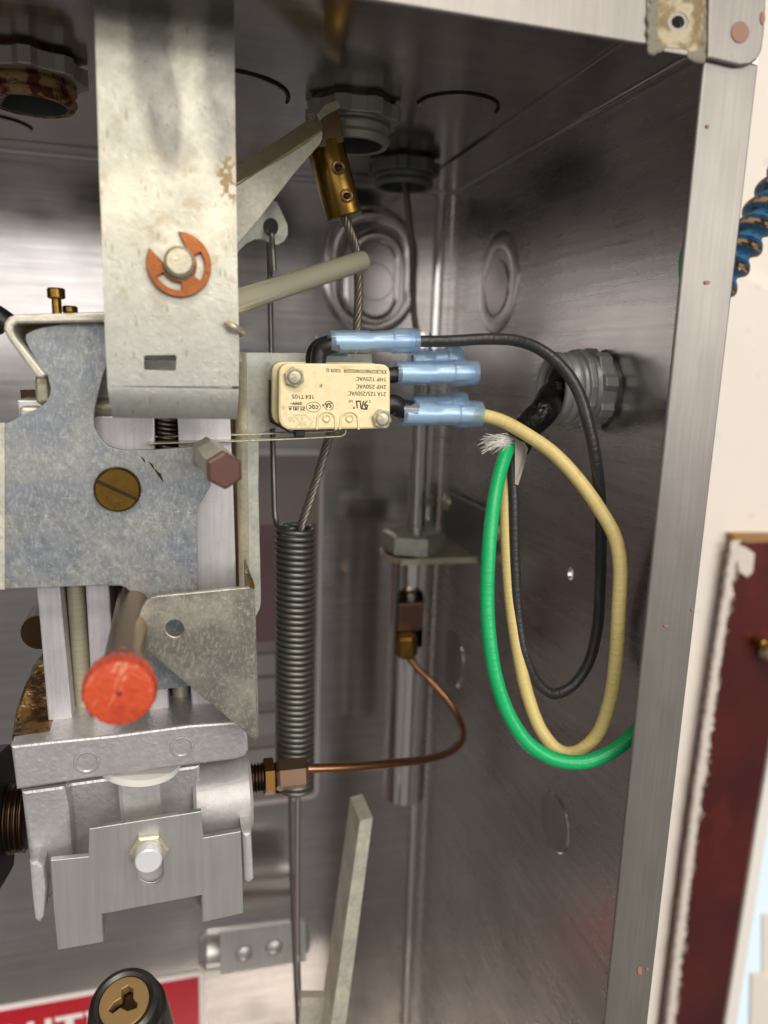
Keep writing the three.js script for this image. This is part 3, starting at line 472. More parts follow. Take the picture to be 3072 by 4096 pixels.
// ---------- crank arm, clamp, cable, pin ----------
{
  const t = thing('crank_arm', 'pale channel shaped crank arm reaching up to the ceiling connector', 'crank arm');
  const z = -0.062;
  part('web', plate([[860, 800], [943, 731], [1060, 668], [1147, 622], [1230, 568], [1272, 534], [1284, 522], [1291, 530], [1290, 552], [1280, 575], [1258, 600], [1180, 690], [1104, 787], [1030, 885], [946, 982], [860, 1080]], z, 0.0014, { bevel: 0.0003 }), M.webLitM, t);
  const edge = [[860, 797], [943, 730], [1147, 621], [1230, 567], [1284, 521]].map(([x, y]) => at(x, y, z + 0.0002)), up = V3(0.0004, 0.0056, -0.006);
  for (const p of edge) p.y = edge[0].y + (edge[4].y - edge[0].y) * (p.x - edge[0].x) / (edge[4].x - edge[0].x);
  part('top_fold', sheet([...edge, edge[4].clone().addScaledVector(up, 0.55).add(V3(0.0004, 0, 0)), ...edge.slice(0, 4).reverse().map((p) => p.clone().add(up))], 0.0012), M.tan, t, 'folded top edge with painted brown ceiling reflection');
  part('end_tab', plate([[1286, 470], [1322, 440], [1350, 446], [1362, 480], [1378, 566], [1300, 588], [1240, 590], [1292, 545]], -0.0668, 0.0012), M.gold, t);
  part('end_clip', sheet([at(1272, 455, -0.065), at(1300, 420, -0.065), at(1350, 402, -0.065), at(1362, 430, -0.065), at(1300, 462, -0.065), at(1284, 478, -0.065)], 0.0015), M.satin, t);
}
const zC = -0.072;
{
  const t = thing('cable_clamp', 'brass cable clamp sleeve with two hollow set screws', 'cable clamp');
  const a = at(1383, 868, zC), b = at(1306, 575, zC), d = b.clone().sub(a), L = d.length(), R = 0.0054;
  const s = new THREE.Shape(); for (let i = 0; i <= 40; i++) { const q = 0.95 + i / 40 * (2 * Math.PI - 1.3); s[i ? 'lineTo' : 'moveTo'](R * Math.cos(q), R * Math.sin(q)); }
  const body = creased(new THREE.ExtrudeGeometry(s, { depth: L - 0.0006, bevelEnabled: true, bevelSize: 0.0003, bevelThickness: 0.0003, bevelOffset: -0.0003 }).translate(0, 0, 0.0003).rotateX(-Math.PI / 2), 0.4);
  // flat faces +x/+z side: turn so that it looks at the camera's right
  part('sleeve', boxUV(orient(body, a, d, -0.65)), M.brass, t);
  const q = new THREE.Quaternion().setFromUnitVectors(UPV, d.clone().normalize());
  const n = V3(Math.cos(0.62), 0, Math.sin(0.62)).applyAxisAngle(UPV, -0.65).applyQuaternion(q);
  for (const [x, y] of [[1352, 672], [1386, 785]]) {
    const p = at(x, y, zC + 0.005); const k = a.clone().addScaledVector(d, p.clone().sub(a).dot(d) / L / L);
    const nn = p.clone().sub(k).normalize(); const o = k.clone().addScaledVector(nn, R * 0.97);
    part('rim', orient(new THREE.TorusGeometry(0.00155, 0.0003, 8, 32).rotateX(Math.PI / 2), o, nn), M.bronze, t);
    const sc = part('set_screw', orient(crease(lathe([[0.0008, -0.0006], [0.0012, 0.0003], [0.0016, 0.0004], [0.0017, -0.001]], 28)), o, nn), M.bronze, t);
    part('hollow', orient(new THREE.SphereGeometry(0.0011, 16, 10), o.clone().addScaledVector(nn, -0.0004), nn), M.bronzeD, sc);
  }
}
single('steel_cable', rope([at(1330, 640, zC), at(1372, 840, zC), at(1402, 930, zC), at(1425, 1010, zC - 0.001), at(1434, 1150, zC - 0.001), at(1425, 1330, zC - 0.001), at(1400, 1480, zC - 0.001), at(1330, 1700, zC), at(1262, 1930, zC), at(1206, 2098, zC), at(1200, 2125, zC)], 0.00135, 0.0125, 400), M.rope, 'twisted steel wire cable running from brass clamp down to the spring', 'wire cable');
{
  const t = thing('cross_pin', 'shiny round zinc pin sticking out to the right behind the lever plate', 'steel pin');
  const a = at(880, 1228, -0.034), b = at(1452, 1043, -0.062); part('pin', orient(rodGeo(0.0026, a.distanceTo(b), 0.0004, 40), a, b.clone().sub(a)), M.pinM, t);
}
single('anchor_tab', plate([[900, 940], [1000, 850], [1080, 800], [1108, 805], [1130, 850], [1152, 900], [1152, 940], [1138, 965], [1112, 980], [1085, 976], [1050, 958], [1020, 958], [985, 975], [950, 1010], [900, 1040]], -0.085, 0.0016, { holes: [circ(1083, 908, 34, 20, 40)] }), M.zincG, 'light grey tab with a hole holding the spring hook', 'bracket');
{
  const t = thing('extension_spring', 'long dark steel coil spring hanging vertically beside the rails', 'spring');
  const a = at(1180, 2112, -0.071), b = at(1179, 3158, -0.071);
  part('coils', coil(a, b, 0.0051, 0.00083, 47), M.spring, t);
  part('hook', tube([at(1096, 1085, -0.082), at(1090, 1000, -0.082), at(1086, 930, -0.0815), at(1082, 918, -0.084), at(1076, 950, -0.0875), at(1077, 1000, -0.087), at(1084, 1400, -0.08), at(1094, 1900, -0.073), at(1103, 2080, -0.071), at(1115, 2108, -0.0695), at(1150, 2112, -0.067)], 0.0008, 160, 10), M.spring, t, 'long straight hook end');
  part('loop', tube([at(1108, 2112, -0.072), at(1150, 2098, -0.076), at(1200, 2100, -0.076), at(1245, 2112, -0.072)], 0.0008, 40, 10), M.spring, t);
}
single('wire_rod', tube([at(1192, 3150, -0.08), at(1190, 3400, -0.08), at(1194, 3930, -0.08), at(1200, 3990, -0.08), at(1216, 4030, -0.08), at(1240, 4060, -0.08)], 0.0009, 80, 10), M.chrome, 'straight grey wire rod with a bent foot below the spring', 'rod');
single('pull_cable', rope([at(1162, 3190, -0.09), at(1166, 3500, -0.09), at(1185, 4000, -0.09), at(1192, 4160, -0.09)], 0.0008, 0.006, 120), M.rope, 'thin brown wire cable hanging below the spring beside a grey rod', 'wire cable');

// ---------- switch bracket ----------
{
  const t = thing('switch_bracket', 'grey zinc mounting bracket behind the cream microswitches', 'bracket');
  const z = -0.0548;
  part('plate', plate([[983, 1409], [1488, 1416], [1490, 1640], [1470, 1712], [1100, 1712], [1075, 1718], [1050, 1735], [1036, 1770], [1034, 1950], [1040, 2200], [1044, 2410], [1038, 2440], [1022, 2468], [997, 2470]], z, 0.0018), M.zincG, t);
  const a = at(984, 1410, z), b = at(998, 2470, z), R = 0.0032, N = 8, st = [];
  for (let i = 0; i < N; i++) { const p = (k) => { const an = k / N * Math.PI / 2; return [-Math.sin(an) * R, -R + Math.cos(an) * R]; }, [x0, z0] = p(i), [x1, z1] = p(i + 1); st.push(sheet([V3(a.x + x1, a.y, a.z + z1), V3(a.x + x0, a.y, a.z + z0), V3(b.x + x0, b.y, b.z + z0), V3(b.x + x1, b.y, b.z + z1)], 0.0012)); }
  part('bent_edge', boxUV(creased(merge(st), 0.6)), M.satin, t);
}

// ---------- microswitches ----------
const SWF = -0.037, SWT = 0.0085;
function printFace() {
  const k = 1.9, w = 1055, h = 618;
  const ink = (g) => {
    g.save(); g.scale(k, k); g.translate(w, h); g.rotate(Math.PI); g.fillStyle = '#2c2622'; g.strokeStyle = '#2c2622';
    // upright frame of the print: text as it reads when the switch is turned over
    const text = (s, x0, x1, base, size, st = '') => { const a = w - (x1 - 275), b = w - (x0 - 275), y = h - (base - 250); g.font = `${st} ${size}px sans-serif`; g.save(); g.translate(a, y); g.scale((b - a) / g.measureText(s).width, 1); g.fillText(s, 0, 0); g.lineWidth = 2.2; g.strokeText(s, 0, 0); g.restore(); };
    g.textBaseline = 'alphabetic';
    text('X3L302N6DDM92DR  1009 G', 712, 1300, 314, 42); text('1HP 125VAC', 1000, 1300, 382, 48); text('2HP 250VAC', 1002, 1300, 450, 48); text('21A 125/250VAC', 928, 1300, 514, 50);
    text('µ', 652, 680, 462, 46); text('1E4 T105', 390, 606, 554, 48);
    text('21 (8) A', 364, 520, 668, 36, 'bold'); text('250V~', 376, 490, 622, 30, 'bold');
    const X = (x) => w - (x - 275), Y = (y) => h - (y - 250);
    g.lineWidth = 5; g.beginPath(); g.moveTo(X(520), Y(661)); g.lineTo(X(362), Y(661)); g.stroke();
    g.beginPath(); g.ellipse(X(597), Y(662), 67, 45, 0, 0, 7); g.stroke(); text('CQC', 552, 644, 646, 44, 'bold');
    g.lineWidth = 7; g.beginPath(); g.arc(X(745), Y(648), 41, 0.3, 5.98); g.stroke(); text('SA', 708, 772, 622, 60, 'bold'); text('®', 680, 702, 634, 30);
    // recognised-component mark: leaning mirrored R joined to U
    g.lineWidth = 13; g.lineJoin = 'miter'; g.beginPath(); g.moveTo(X(1116), Y(596)); g.lineTo(X(1088), Y(628)); g.lineTo(X(1108), Y(672)); g.moveTo(X(1088), Y(632)); g.lineTo(X(1120), Y(638)); g.lineTo(X(1112), Y(674)); g.lineTo(X(1064), Y(670)); g.lineTo(X(1080), Y(598)); g.stroke();
    g.beginPath(); g.moveTo(X(1058), Y(668)); g.lineTo(X(1046), Y(602)); g.lineTo(X(1010), Y(602)); g.lineTo(X(1020), Y(668)); g.stroke();
    text('C', 1130, 1150, 592, 30); text('US', 934, 974, 592, 32); text('®', 976, 998, 652, 30);
    g.restore();
  };
  const map = canvas(Math.round(w * k), Math.round(h * k), (g, W0, H0) => {
    g.fillStyle = '#efe0b4'; g.fillRect(0, 0, W0, H0); let s = 5; const r = () => { s = (s * 1664525 + 1013904223) >>> 0; return s / 4294967296; };
    for (let i = 0; i < 900; i++) { g.fillStyle = `rgba(${150 + r() * 60},${110 + r() * 50},${50 + r() * 30},${0.02 + r() * 0.035})`; g.beginPath(); g.arc(r() * W0, r() * H0, 4 + r() * 50, 0, 7); g.fill(); }
    for (const [x, y, q, al] of [[620, 18, 90, 0.22], [40, 420, 24, 0.3], [455, 550, 22, 0.25], [660, 545, 20, 0.25], [130, 110, 110, 0.10]]) for (let i = 6; i > 0; i--) { g.fillStyle = `rgba(150,95,35,${al / 6})`; g.beginPath(); g.arc(x * k, y * k, q * k * i / 6, 0, 7); g.fill(); }
    ink(g);
  });
  const b = canvas(Math.round(w * k), Math.round(h * k), (g, W0, H0) => {
    g.fillStyle = '#808080'; g.fillRect(0, 0, W0, H0); g.save(); g.scale(k, k); g.strokeStyle = '#fff'; g.fillStyle = '#fff'; g.lineWidth = 7; g.lineJoin = 'round';
    g.beginPath(); g.moveTo(135, 485); g.lineTo(250, 485); g.lineTo(318, 540); g.lineTo(280, 604); g.lineTo(150, 604); g.lineTo(200, 545); g.closePath(); g.stroke();
    g.translate(318, 600); g.rotate(Math.PI); g.font = 'bold 56px sans-serif'; g.fillText('15', 168, 92); g.font = 'bold 52px sans-serif'; g.fillText('EN', 60, 54); g.font = 'bold 40px sans-serif'; g.fillText('E', 90, 98); g.restore();
  });
  b.colorSpace = THREE.NoColorSpace;
  return MS({ map, roughness: 0.4, bumpMap: b, bumpScale: 0.00035 });
}
{
  const face = [[1116, 1500], [1117, 1484], [1124, 1468], [1138, 1458], [1155, 1454], [1250, 1454], [1400, 1455], [1520, 1456], [1542, 1460], [1556, 1472], [1561, 1490], [1561, 1600], [1561, 1690], [1556, 1706], [1545, 1714], [1440, 1716], [1300, 1717], [1180, 1720], [1150, 1718], [1130, 1706], [1118, 1686], [1115, 1660]];
  const make = (z, label) => thing('microswitch', label, 'microswitch');
  const f = make(SWF, 'front cream microswitch with upside down printed ratings and two hex screws');
  const p0 = at(1116, 1718, SWF), p1 = at(1561, 1454, SWF), hz = 0.0000584;
  part('housing', [plate(face, SWF - 0.0002, 0.0036, { bevel: 0.0004 }), plate(face.map(([x, y]) => [x + (x < 1300 ? 5 : -2), y + (y < 1600 ? 4 : -4)]), SWF - 0.0037, SWT - 0.0039, { bevel: 0.0003 })], M.cream, f);
  part('printed_face', unitUV(new THREE.ShapeGeometry(new THREE.Shape(P2(face.map(([x, y]) => [x + (x < 1300 ? 7 : -7) , y + (y < 1600 ? 7 : -7)]), SWF))).translate(0, 0, SWF + 0.00004 - 0.00015), p0.x, p1.x, p0.y, p1.y), printFace(), f);
  part('side_strip', plate([[1113, 1520], [1121, 1520], [1122, 1690], [1140, 1712], [1180, 1735], [1160, 1735], [1118, 1705], [1112, 1670]], SWF - 0.0028, 0.0016, { bevel: 0.0002 }), M.black, f);
  for (const [x, y] of [[1176, 1508], [1525, 1674]]) { const p = at(x, y, SWF); const s = part('hex_screw', orient(hexGeo(41 * hz, 0.0013), p.clone().add(V3(0, 0, -0.0002)), fwd, 0.2 + (x > 1400 ? 0.1 : 0)), M.satin, f); part('screw_dome', orient(crease(lathe([[0, 0.0005], [0.0013, 0.0004], [0.0018, 0]], 28)), p.clone().add(V3(0, 0, 0.0011)), fwd), M.satin, s); }
  for (const x of [1306, 1398]) {
    const c = at(x, 1676, SWF), arc = []; const R = 36 * hz; arc.push(V3(c.x - R * 1.08, c.y - 40 * hz, SWF)); for (let i = 0; i <= 16; i++) { const q = Math.PI - i / 16 * Math.PI; arc.push(V3(c.x + R * Math.cos(q), c.y + R * 0.85 * Math.sin(q), SWF)); } arc.push(V3(c.x + R * 1.08, c.y - 40 * hz, SWF));
    part('pocket_rim', tube(arc, 0.00032, 50, 8), M.cream, f); part('pocket_plug', orient(crease(lathe([[0, -0.0002], [0.0006, 0], [0.00075, 0.0003], [0.001, 0]], 24)), c.clone().add(V3(0, 0.0002, 0.00005)), fwd), M.cream, f);
  }
  part('button', box(at(1176, 1735, SWF - 0.004).x, at(1216, 1735, SWF - 0.004).x, at(1200, 1748, SWF - 0.004).y, at(1200, 1716, SWF - 0.004).y, SWF - 0.006, SWF - 0.0025, 0.0004), M.black, f);
  const lv = (dz, pts) => { const q = pts.map(([x, y]) => at(x, y, SWF + dz)); const o = []; for (let i = 0; i < q.length - 1; i++) { const d = q[i + 1].clone().sub(q[i]), g = box(0, d.length(), -0.00016, 0.00016, -0.0036, 0, 0.0001); g.rotateZ(Math.atan2(d.y, d.x)); o.push(g.translate(q[i].x, q[i].y, q[i].z)); } return merge(o); };
  part('lever_blade', lv(-0.0022, [[594, 1775], [1000, 1764], [1240, 1753], [1366, 1746], [1382, 1735], [1384, 1718]]), M.satin, f, 'thin bent metal lever');
  const r = make(SWF, 'rear cream microswitch stacked behind the printed one'), rf = face.map(([x, y]) => [x, y]);
  const shift = (list) => { const k = (SWF - camera.position.z) / (SWF - SWT - camera.position.z); return list.map(([x, y]) => { const p = at(x, y, SWF); const c = V3(p.x - 0.0005, p.y + 0.0003, SWF - SWT - 0.0001).applyMatrix4(camera.matrixWorldInverse); return [1536 + FPX * c.x / -c.z, 2048 - FPX * c.y / -c.z]; }); };
  part('housing', [plate(shift(rf), SWF - SWT - 0.0001, 0.0042, { bevel: 0.0004 }), plate(shift(rf.map(([x, y]) => [x + (x < 1300 ? 5 : -2), y + (y < 1600 ? 4 : -4)])), SWF - SWT - 0.0044, SWT - 0.0044, { bevel: 0.0003 })], M.cream, r);
  part('side_strip', plate(shift([[1104, 1530], [1121, 1530], [1122, 1690], [1140, 1712], [1180, 1735], [1160, 1735], [1108, 1708], [1103, 1670]]), SWF - SWT - 0.002, 0.002, { bevel: 0.0002 }), M.black, r);
  part('lever_blade', lv(-0.0105, [[597, 1748], [1000, 1739], [1240, 1730], [1330, 1726], [1346, 1718], [1348, 1700]]), M.satin, r, 'thin bent metal lever');
}

// ---------- crimp connectors and wires ----------
function crimp(x0, y0, x1, y1, z, label, wide = 46) {
  const t = thing('crimp_connector', label, 'crimp connector', undefined);
  const a = at(x0, y0, z), b = at(x1, y1, z), d = b.clone().sub(a), L = d.length(), k = L / Math.hypot(x1 - x0, y1 - y0), R = wide * k;
  const prof = [[R * 0.93, 0], [R * 0.96, L * 0.01], [R * 0.96, L * 0.42], [R * 0.85, L * 0.47], [R * 0.9, L * 0.52], [R * 0.95, L * 0.69], [R * 1.08, L * 0.705], [R * 1.1, L * 0.72], [R * 1.1, L * 0.985], [R * 1.06, L]];
  const wall = 0.0004, shell = lathe(prof.concat([[R * 1.06 - wall, L], [R * 1.06 - wall, L * 0.9]]), 40);
  part('sleeve', orient(crease(shell.scale(1, 1, 1), 0.7), a, d), M.nylon, t);
  part('barrel', orient(crease(lathe([[R * 0.5, L * 0.05], [R * 0.74, L * 0.06], [R * 0.76, L * 0.4], [R * 0.66, L * 0.46], [R * 0.7, L * 0.5], [R * 0.7, L * 0.7], [R * 0.62, L * 0.72], [R * 0.62, L * 0.95], [R * 0.45, L * 0.95], [R * 0.5, L * 0.5], [R * 0.5, L * 0.05]], 32), 0.5), a, d), M.barrel, t);
  return t;
}
const zK = -0.0415, zK2 = -0.05;
crimp(1318, 1366, 1670, 1363, zK, 'upper blue crimp connector holding the black wire above the switch', 44);
crimp(1582, 1494, 1904, 1491, zK, 'empty ended blue crimp connector in the middle right of the switch', 45);
crimp(1604, 1655, 1922, 1658, zK, 'lower blue crimp connector holding the yellow wire', 47);
crimp(1640, 1441, 1842, 1436, zK2 - 0.004, 'blue crimp connector half hidden behind the middle one', 42);
crimp(1650, 1622, 1860, 1616, zK2 - 0.004, 'blue crimp connector half hidden behind the lower one', 42);
single('crimp_connector', orient(crease(lathe([[0.0018, 0], [0.0024, 0.0001], [0.0024, 0.008], [0.0018, 0.0082], [0.0018, 0]], 32), 0.7), at(1262, 1382, zK2 - 0.003), V3(1, 0.0, 0)), M.nylon, 'small blue crimp connector end behind the upper black terminal boot', 'crimp connector');
single('terminal_boot', [tube([at(1272, 1470, SWF - 0.005), at(1275, 1425, SWF - 0.005), at(1286, 1400, SWF - 0.005), at(1318, 1386, zK), at(1350, 1378, zK)], 0.0019, 40, 14), tube([at(1252, 1470, SWF - 0.009), at(1256, 1415, SWF - 0.009), at(1275, 1388, SWF - 0.009), at(1320, 1370, SWF - 0.009)], 0.0019, 40, 14)], M.black, 'bent black terminal wires rising from the top edge of the switch', 'terminal wire');
single('terminal_boot', tube([at(1548, 1620, SWF - 0.004), at(1575, 1617, SWF - 0.004), at(1600, 1632, zK), at(1635, 1640, zK), at(1660, 1650, zK)], 0.0024, 40, 14), M.black, 'crumpled black shrink boot at lower right end of the switch', 'terminal boot');
single('terminal_boot', tube([at(1545, 1505, SWF - 0.004), at(1575, 1500, SWF - 0.004), at(1600, 1497, zK), at(1640, 1495, zK)], 0.0019, 30, 12), M.black, 'small black terminal boot entering the middle blue connector', 'terminal boot');
const W3 = (l) => l.map(([x, y, z]) => at(x, y, z));
single('black_wire', tube(W3([[1640, 1364, zK], [1690, 1365, zK], [1800, 1364, -0.04], [1950, 1356, -0.038], [2060, 1362, -0.035], [2150, 1392, -0.031], [2240, 1460, -0.027], [2310, 1560, -0.024], [2355, 1700, -0.021], [2385, 1850, -0.02], [2400, 2000, -0.022], [2404, 2150, -0.025], [2400, 2350, -0.027], [2388, 2520, -0.028], [2350, 2660, -0.028], [2280, 2750, -0.028], [2210, 2775, -0.028], [2145, 2725, -0.029], [2100, 2620, -0.03], [2075, 2480, -0.032], [2060, 2250, -0.034], [2055, 2000, -0.036], [2050, 1860, -0.038], [2052, 1770, -0.04]]), 0.00142, 260, 14), M.blackW, 'glossy black insulated wire looping from upper connector down to sheath', 'electric wire');
single('yellow_wire', tube(W3([[1880, 1660, zK], [1930, 1662, -0.04], [2010, 1685, -0.037], [2110, 1740, -0.032], [2210, 1810, -0.027], [2310, 1915, -0.022], [2400, 2040, -0.018], [2460, 2150, -0.015], [2480, 2260, -0.013], [2474, 2450, -0.012], [2462, 2650, -0.013], [2435, 2820, -0.015], [2380, 2950, -0.017], [2300, 3010, -0.019], [2240, 3005, -0.021], [2170, 2930, -0.024], [2110, 2780, -0.028], [2072, 2600, -0.031], [2044, 2400, -0.034], [2030, 2200, -0.036], [2026, 2000, -0.038], [2040, 1850, -0.04], [2056, 1775, -0.041]]), 0.0017, 260, 16), M.yellow, 'stiff yellow insulated wire looping from lower connector to the sheath', 'electric wire');
single('green_wire', tube(W3([[2056, 1760, -0.04], [2030, 1800, -0.037], [1995, 1910, -0.033], [1970, 2050, -0.029], [1955, 2200, -0.026], [1948, 2400, -0.024], [1958, 2560, -0.022], [1985, 2720, -0.02], [2040, 2870, -0.018], [2120, 2980, -0.016], [2230, 3040, -0.014], [2340, 3048, -0.012], [2440, 3010, -0.011], [2530, 2940, -0.01], [2600, 2850, -0.009], [2680, 2650, -0.008], [2740, 2300, -0.007], [2790, 1700, -0.006], [2790, 1300, -0.006], [2748, 1065, -0.006], [2790, 900, -0.006], [2850, 750, -0.006]]), 0.00175, 300, 16), M.green, 'bright green insulated wire hanging in a loop and passing behind the lip', 'electric wire');
{
  const t = thing('cable_sheath', 'black cable sheath leaving the grey wall connector with frayed white filler', 'cable');
  part('sheath', tube([GL.clone().add(V3(0.002, 0.001, 0)), GL.clone().add(V3(-0.01, 0, 0.001)), GL.clone().add(V3(-0.0155, -0.002, 0.002)), at(2170, 1650, -0.037), at(2105, 1715, -0.039), at(2062, 1790, -0.04)], 0.0037, 60, 20), M.sheath, t);
  part('filler_strip', sheet([at(2060, 1752, -0.036), at(2100, 1772, -0.0355), at(2112, 1795, -0.036), at(2100, 1850, -0.036), at(2072, 1942, -0.035), at(2060, 1936, -0.035)], 0.00015), MP({ color: rgb(205, 198, 186), roughness: 0.4, transmission: 0.4, thickness: 0, side: THREE.DoubleSide }), t, 'torn clear plastic filler strip');
  const f = []; for (let i = 0; i < 70; i++) { const x = 2050 + (rnd() - 0.5) * 36, y = 1765 + (rnd() - 0.5) * 30, z = -0.0365; const dx = -30 - rnd() * 95, dy = -20 + rnd() * 75; f.push(new THREE.TubeGeometry(new THREE.CatmullRomCurve3([at(x, y, z), at(x + dx * 0.5, y + dy * 0.3 - rnd() * 16, z + 0.001), at(x + dx, y + dy, z + (rnd() - 0.5) * 0.003)]), 8, 0.00006, 4)); }
  part('frayed_fibre', f, M.white, t, 'wispy frayed fibres').userData.kind = 'stuff';
}

// ---------- standoff, plunger, side bracket ----------
{
  const t = thing('hex_standoff', 'brown tipped hex standoff post pointing forward right of the cam plate', 'standoff');
  const h = at(900, 1884, -0.006), b = at(822, 1800, -0.037), d = h.clone().sub(b);
  part('post', orient(hexGeo(0.0034, d.length() - 0.002), b, d, 0.1), M.zinc, t);
  part('tip', orient(hexGeo(0.00362, 0.003), h.clone().addScaledVector(d.clone().normalize(), -0.003), d, 0.1), M.brown, t, 'reddish brown end face');
  part('centre_mark', orient(new THREE.SphereGeometry(0.00018, 10, 8), h, d), M.bronze, t);
}
{
  const t = thing('plunger_knob', 'red plastic knob on a brown metal stem pointing at the viewer', 'knob');
  const k = at(477, 2775, 0.012), b = V3(k.x, k.y, -0.05);
  part('stem', orient(rodGeo(0.0037, 0.05), b, fwd), M.gold, t);
  part('collar', orient(rodGeo(0.0046, 0.006, 0.0006), V3(k.x, k.y, 0.002), fwd), M.redD, t, 'dark red collar');
  const R = 0.0061, prof = [[0, 0], [R * 0.95, 0], [R, 0.0006], [R, 0.0030], [R * 0.93, 0.0040], [R * 0.8, 0.0042], [0, 0.0038]];
  const g = lathe(prof, 96), p = g.attributes.position; for (let i = 0; i < p.count; i++) { const x = p.getX(i), z = p.getZ(i), r = Math.hypot(x, z); if (r > R * 0.9) { const f = 1 + 0.018 * Math.sign(Math.sin(Math.atan2(z, x) * 24)); p.setX(i, x * f); p.setZ(i, z * f); } } g.computeVertexNormals();
  const face = part('cap', orient(crease(g, 0.5), V3(k.x, k.y, 0.008), fwd), M.red, t, 'red orange knurled cap');
  part('dimple', orient(new THREE.SphereGeometry(0.0005, 12, 8).scale(1, 0.4, 1), V3(k.x, k.y, 0.0118), fwd), M.redD, face);
}
{
  const t = thing('side_bracket', 'triangular mottled zinc bracket with round hole right of the red knob', 'bracket');
  const z = -0.02;
  part('plate', plate([[549, 2514], [556, 2462], [566, 2434], [583, 2407], [604, 2392], [630, 2384], [800, 2368], [994, 2349], [1014, 2346], [1018, 2500], [1024, 2700], [1031, 2930], [1026, 2955], [1018, 2960], [928, 2886], [800, 2779], [696, 2693], [630, 2635], [590, 2600], [566, 2568], [553, 2542]], z, 0.0014, { holes: [circ(699, 2517, 43)] }), M.zincD, t);
  part('flange', sheet([at(1012, 2342, z - 0.0012), at(1019, 2340, z - 0.0012), at(1036, 2940, z - 0.0012), at(1030, 2958, z - 0.0012)], 0.022), M.zincD, t);
  part('bent_tip', sheet([at(984, 2296, z), at(992, 2292, z), at(1018, 2335, z), at(1018, 2358, z), at(998, 2350, z), at(1000, 2332, z)], 0.003), M.brass, t);
}

// ---------- locking plate with bolt ----------
{
  const t = thing('locking_plate', 'stepped grey locking plate with a slot and hex bolt on the casting', 'metal plate');
  const z = -0.0265, slot = []; for (let i = 0; i <= 16; i++) { const a = i / 16 * Math.PI; slot.push([600 + 60 * Math.cos(a), 3488 + 60 * Math.sin(a)]); } for (let i = 0; i <= 16; i++) { const a = Math.PI + i / 16 * Math.PI; slot.push([594 + 60 * Math.cos(a), 3400 + 60 * Math.sin(a)]); }
  part('plate', plate([[357, 3315], [804, 3245], [815, 3351], [963, 3325], [970, 3500], [973, 3653], [811, 3690], [808, 3581], [600, 3620], [407, 3657], [412, 3769], [231, 3801], [215, 3640], [202, 3441], [353, 3426]], z, 0.0014, { holes: [slot] }), M.plateS, t);
  part('return_tab', sheet([at(404, 3662, z - 0.0006), at(409, 3661, z - 0.0006), at(415, 3764, z - 0.0006), at(408, 3766, z - 0.0006)].map((p) => p), 0.008), M.plateS, t);
  part('return_tab', sheet([at(806, 3586, z - 0.0006), at(812, 3585, z - 0.0006), at(815, 3686, z - 0.0006), at(808, 3688, z - 0.0006)], 0.008), M.plateS, t);
  const c = at(596, 3396, z), s = 0.000062;
  const b = part('hex_bolt', orient(hexGeo(72 * s, 0.0026), V3(c.x, c.y, z - 0.0012), fwd, 0.5), M.satin, t, 'hex bolt in the slot');
  part('bolt_end', orient(rodGeo(48 * s, 0.0036, 0.0003, 36), V3(c.x, c.y, z + 0.0012), fwd), M.barrel, b);
  part('slot_boss', orient(rodGeo(62 * s, 0.006, 0.0004), at(600, 3480, z - 0.0022).add(V3(0, 0, -0.006)), fwd), M.castS, t);
}

// ---------- port fitting and copper tube ----------
{
  const t = thing('port_fitting', 'brown brass compression fitting in the side port of the casting', 'pipe fitting');
  const z = -0.047, X = (x) => at(x, 3100, z), y0 = at(1100, 3103, z).y, s = 0.0000665;
  const seg = (n, x0, x1, r, m, hex) => { const a = at(x0, 3103, z).x, b = at(x1, 3103, z).x; part(n, orient(hex ? hexGeo(r, b - a) : threads(r, r * 0.5, b - a, 5), V3(a, y0, z), V3(1, 0, 0), 0.26), m, t); };
  seg('thread', 990, 1054, 57 * s, M.bronzeD); seg('hex_body', 1052, 1096, 74 * s, M.brassD, true); seg('neck', 1094, 1104, 50 * s, M.bronzeD); seg('coupling_nut', 1102, 1228, 62 * s, M.bronze, true);
  const u = thing('copper_tube', 'thin copper tube curving from side fitting up to a brass nut', 'tubing');
  part('tube', tube(W3([[1180, 3076, -0.047], [1240, 3074, -0.047], [1400, 3068, -0.05], [1580, 3052, -0.058], [1720, 3034, -0.07], [1810, 3000, -0.082], [1852, 2945, -0.092], [1838, 2880, -0.1], [1790, 2800, -0.107], [1720, 2722, -0.113], [1662, 2665, -0.118], [1630, 2620, -0.121], [1622, 2570, -0.122]]), 0.00125, 160, 14), M.copperT, u);
  const na = at(1626, 2622, -0.121), nb = at(1622, 2540, -0.121);
  part('flare_nut', orient(hexGeo(0.0044, na.distanceTo(nb)), na, nb.clone().sub(na), 0.3), M.brass, u, 'small brass nut');
}
{ // dark fittings at the left edge
  const t = thing('pipe_plug', 'large dark threaded pipe plug entering the casting from the left', 'pipe fitting');
  const z = -0.05, c = at(90, 3270, z), s = 0.00007;
  part('thread', orient(threads(120 * s, 0.002, 0.006, 5), c.clone().add(V3(0.0012, 0, 0)), left), M.bronzeD, t);
  part('hex_body', orient(hexGeo(270 * s, 0.012), c.clone().add(V3(-0.0035, 0.0005, 0)), left, 0.3), M.dark, t);
}
single('round_boss', orient(rodGeo(0.0046, 0.012), at(188, 2470, -0.075), fwd), M.bronzeD, 'dark round boss half hidden behind the leftmost rail', 'machine part');

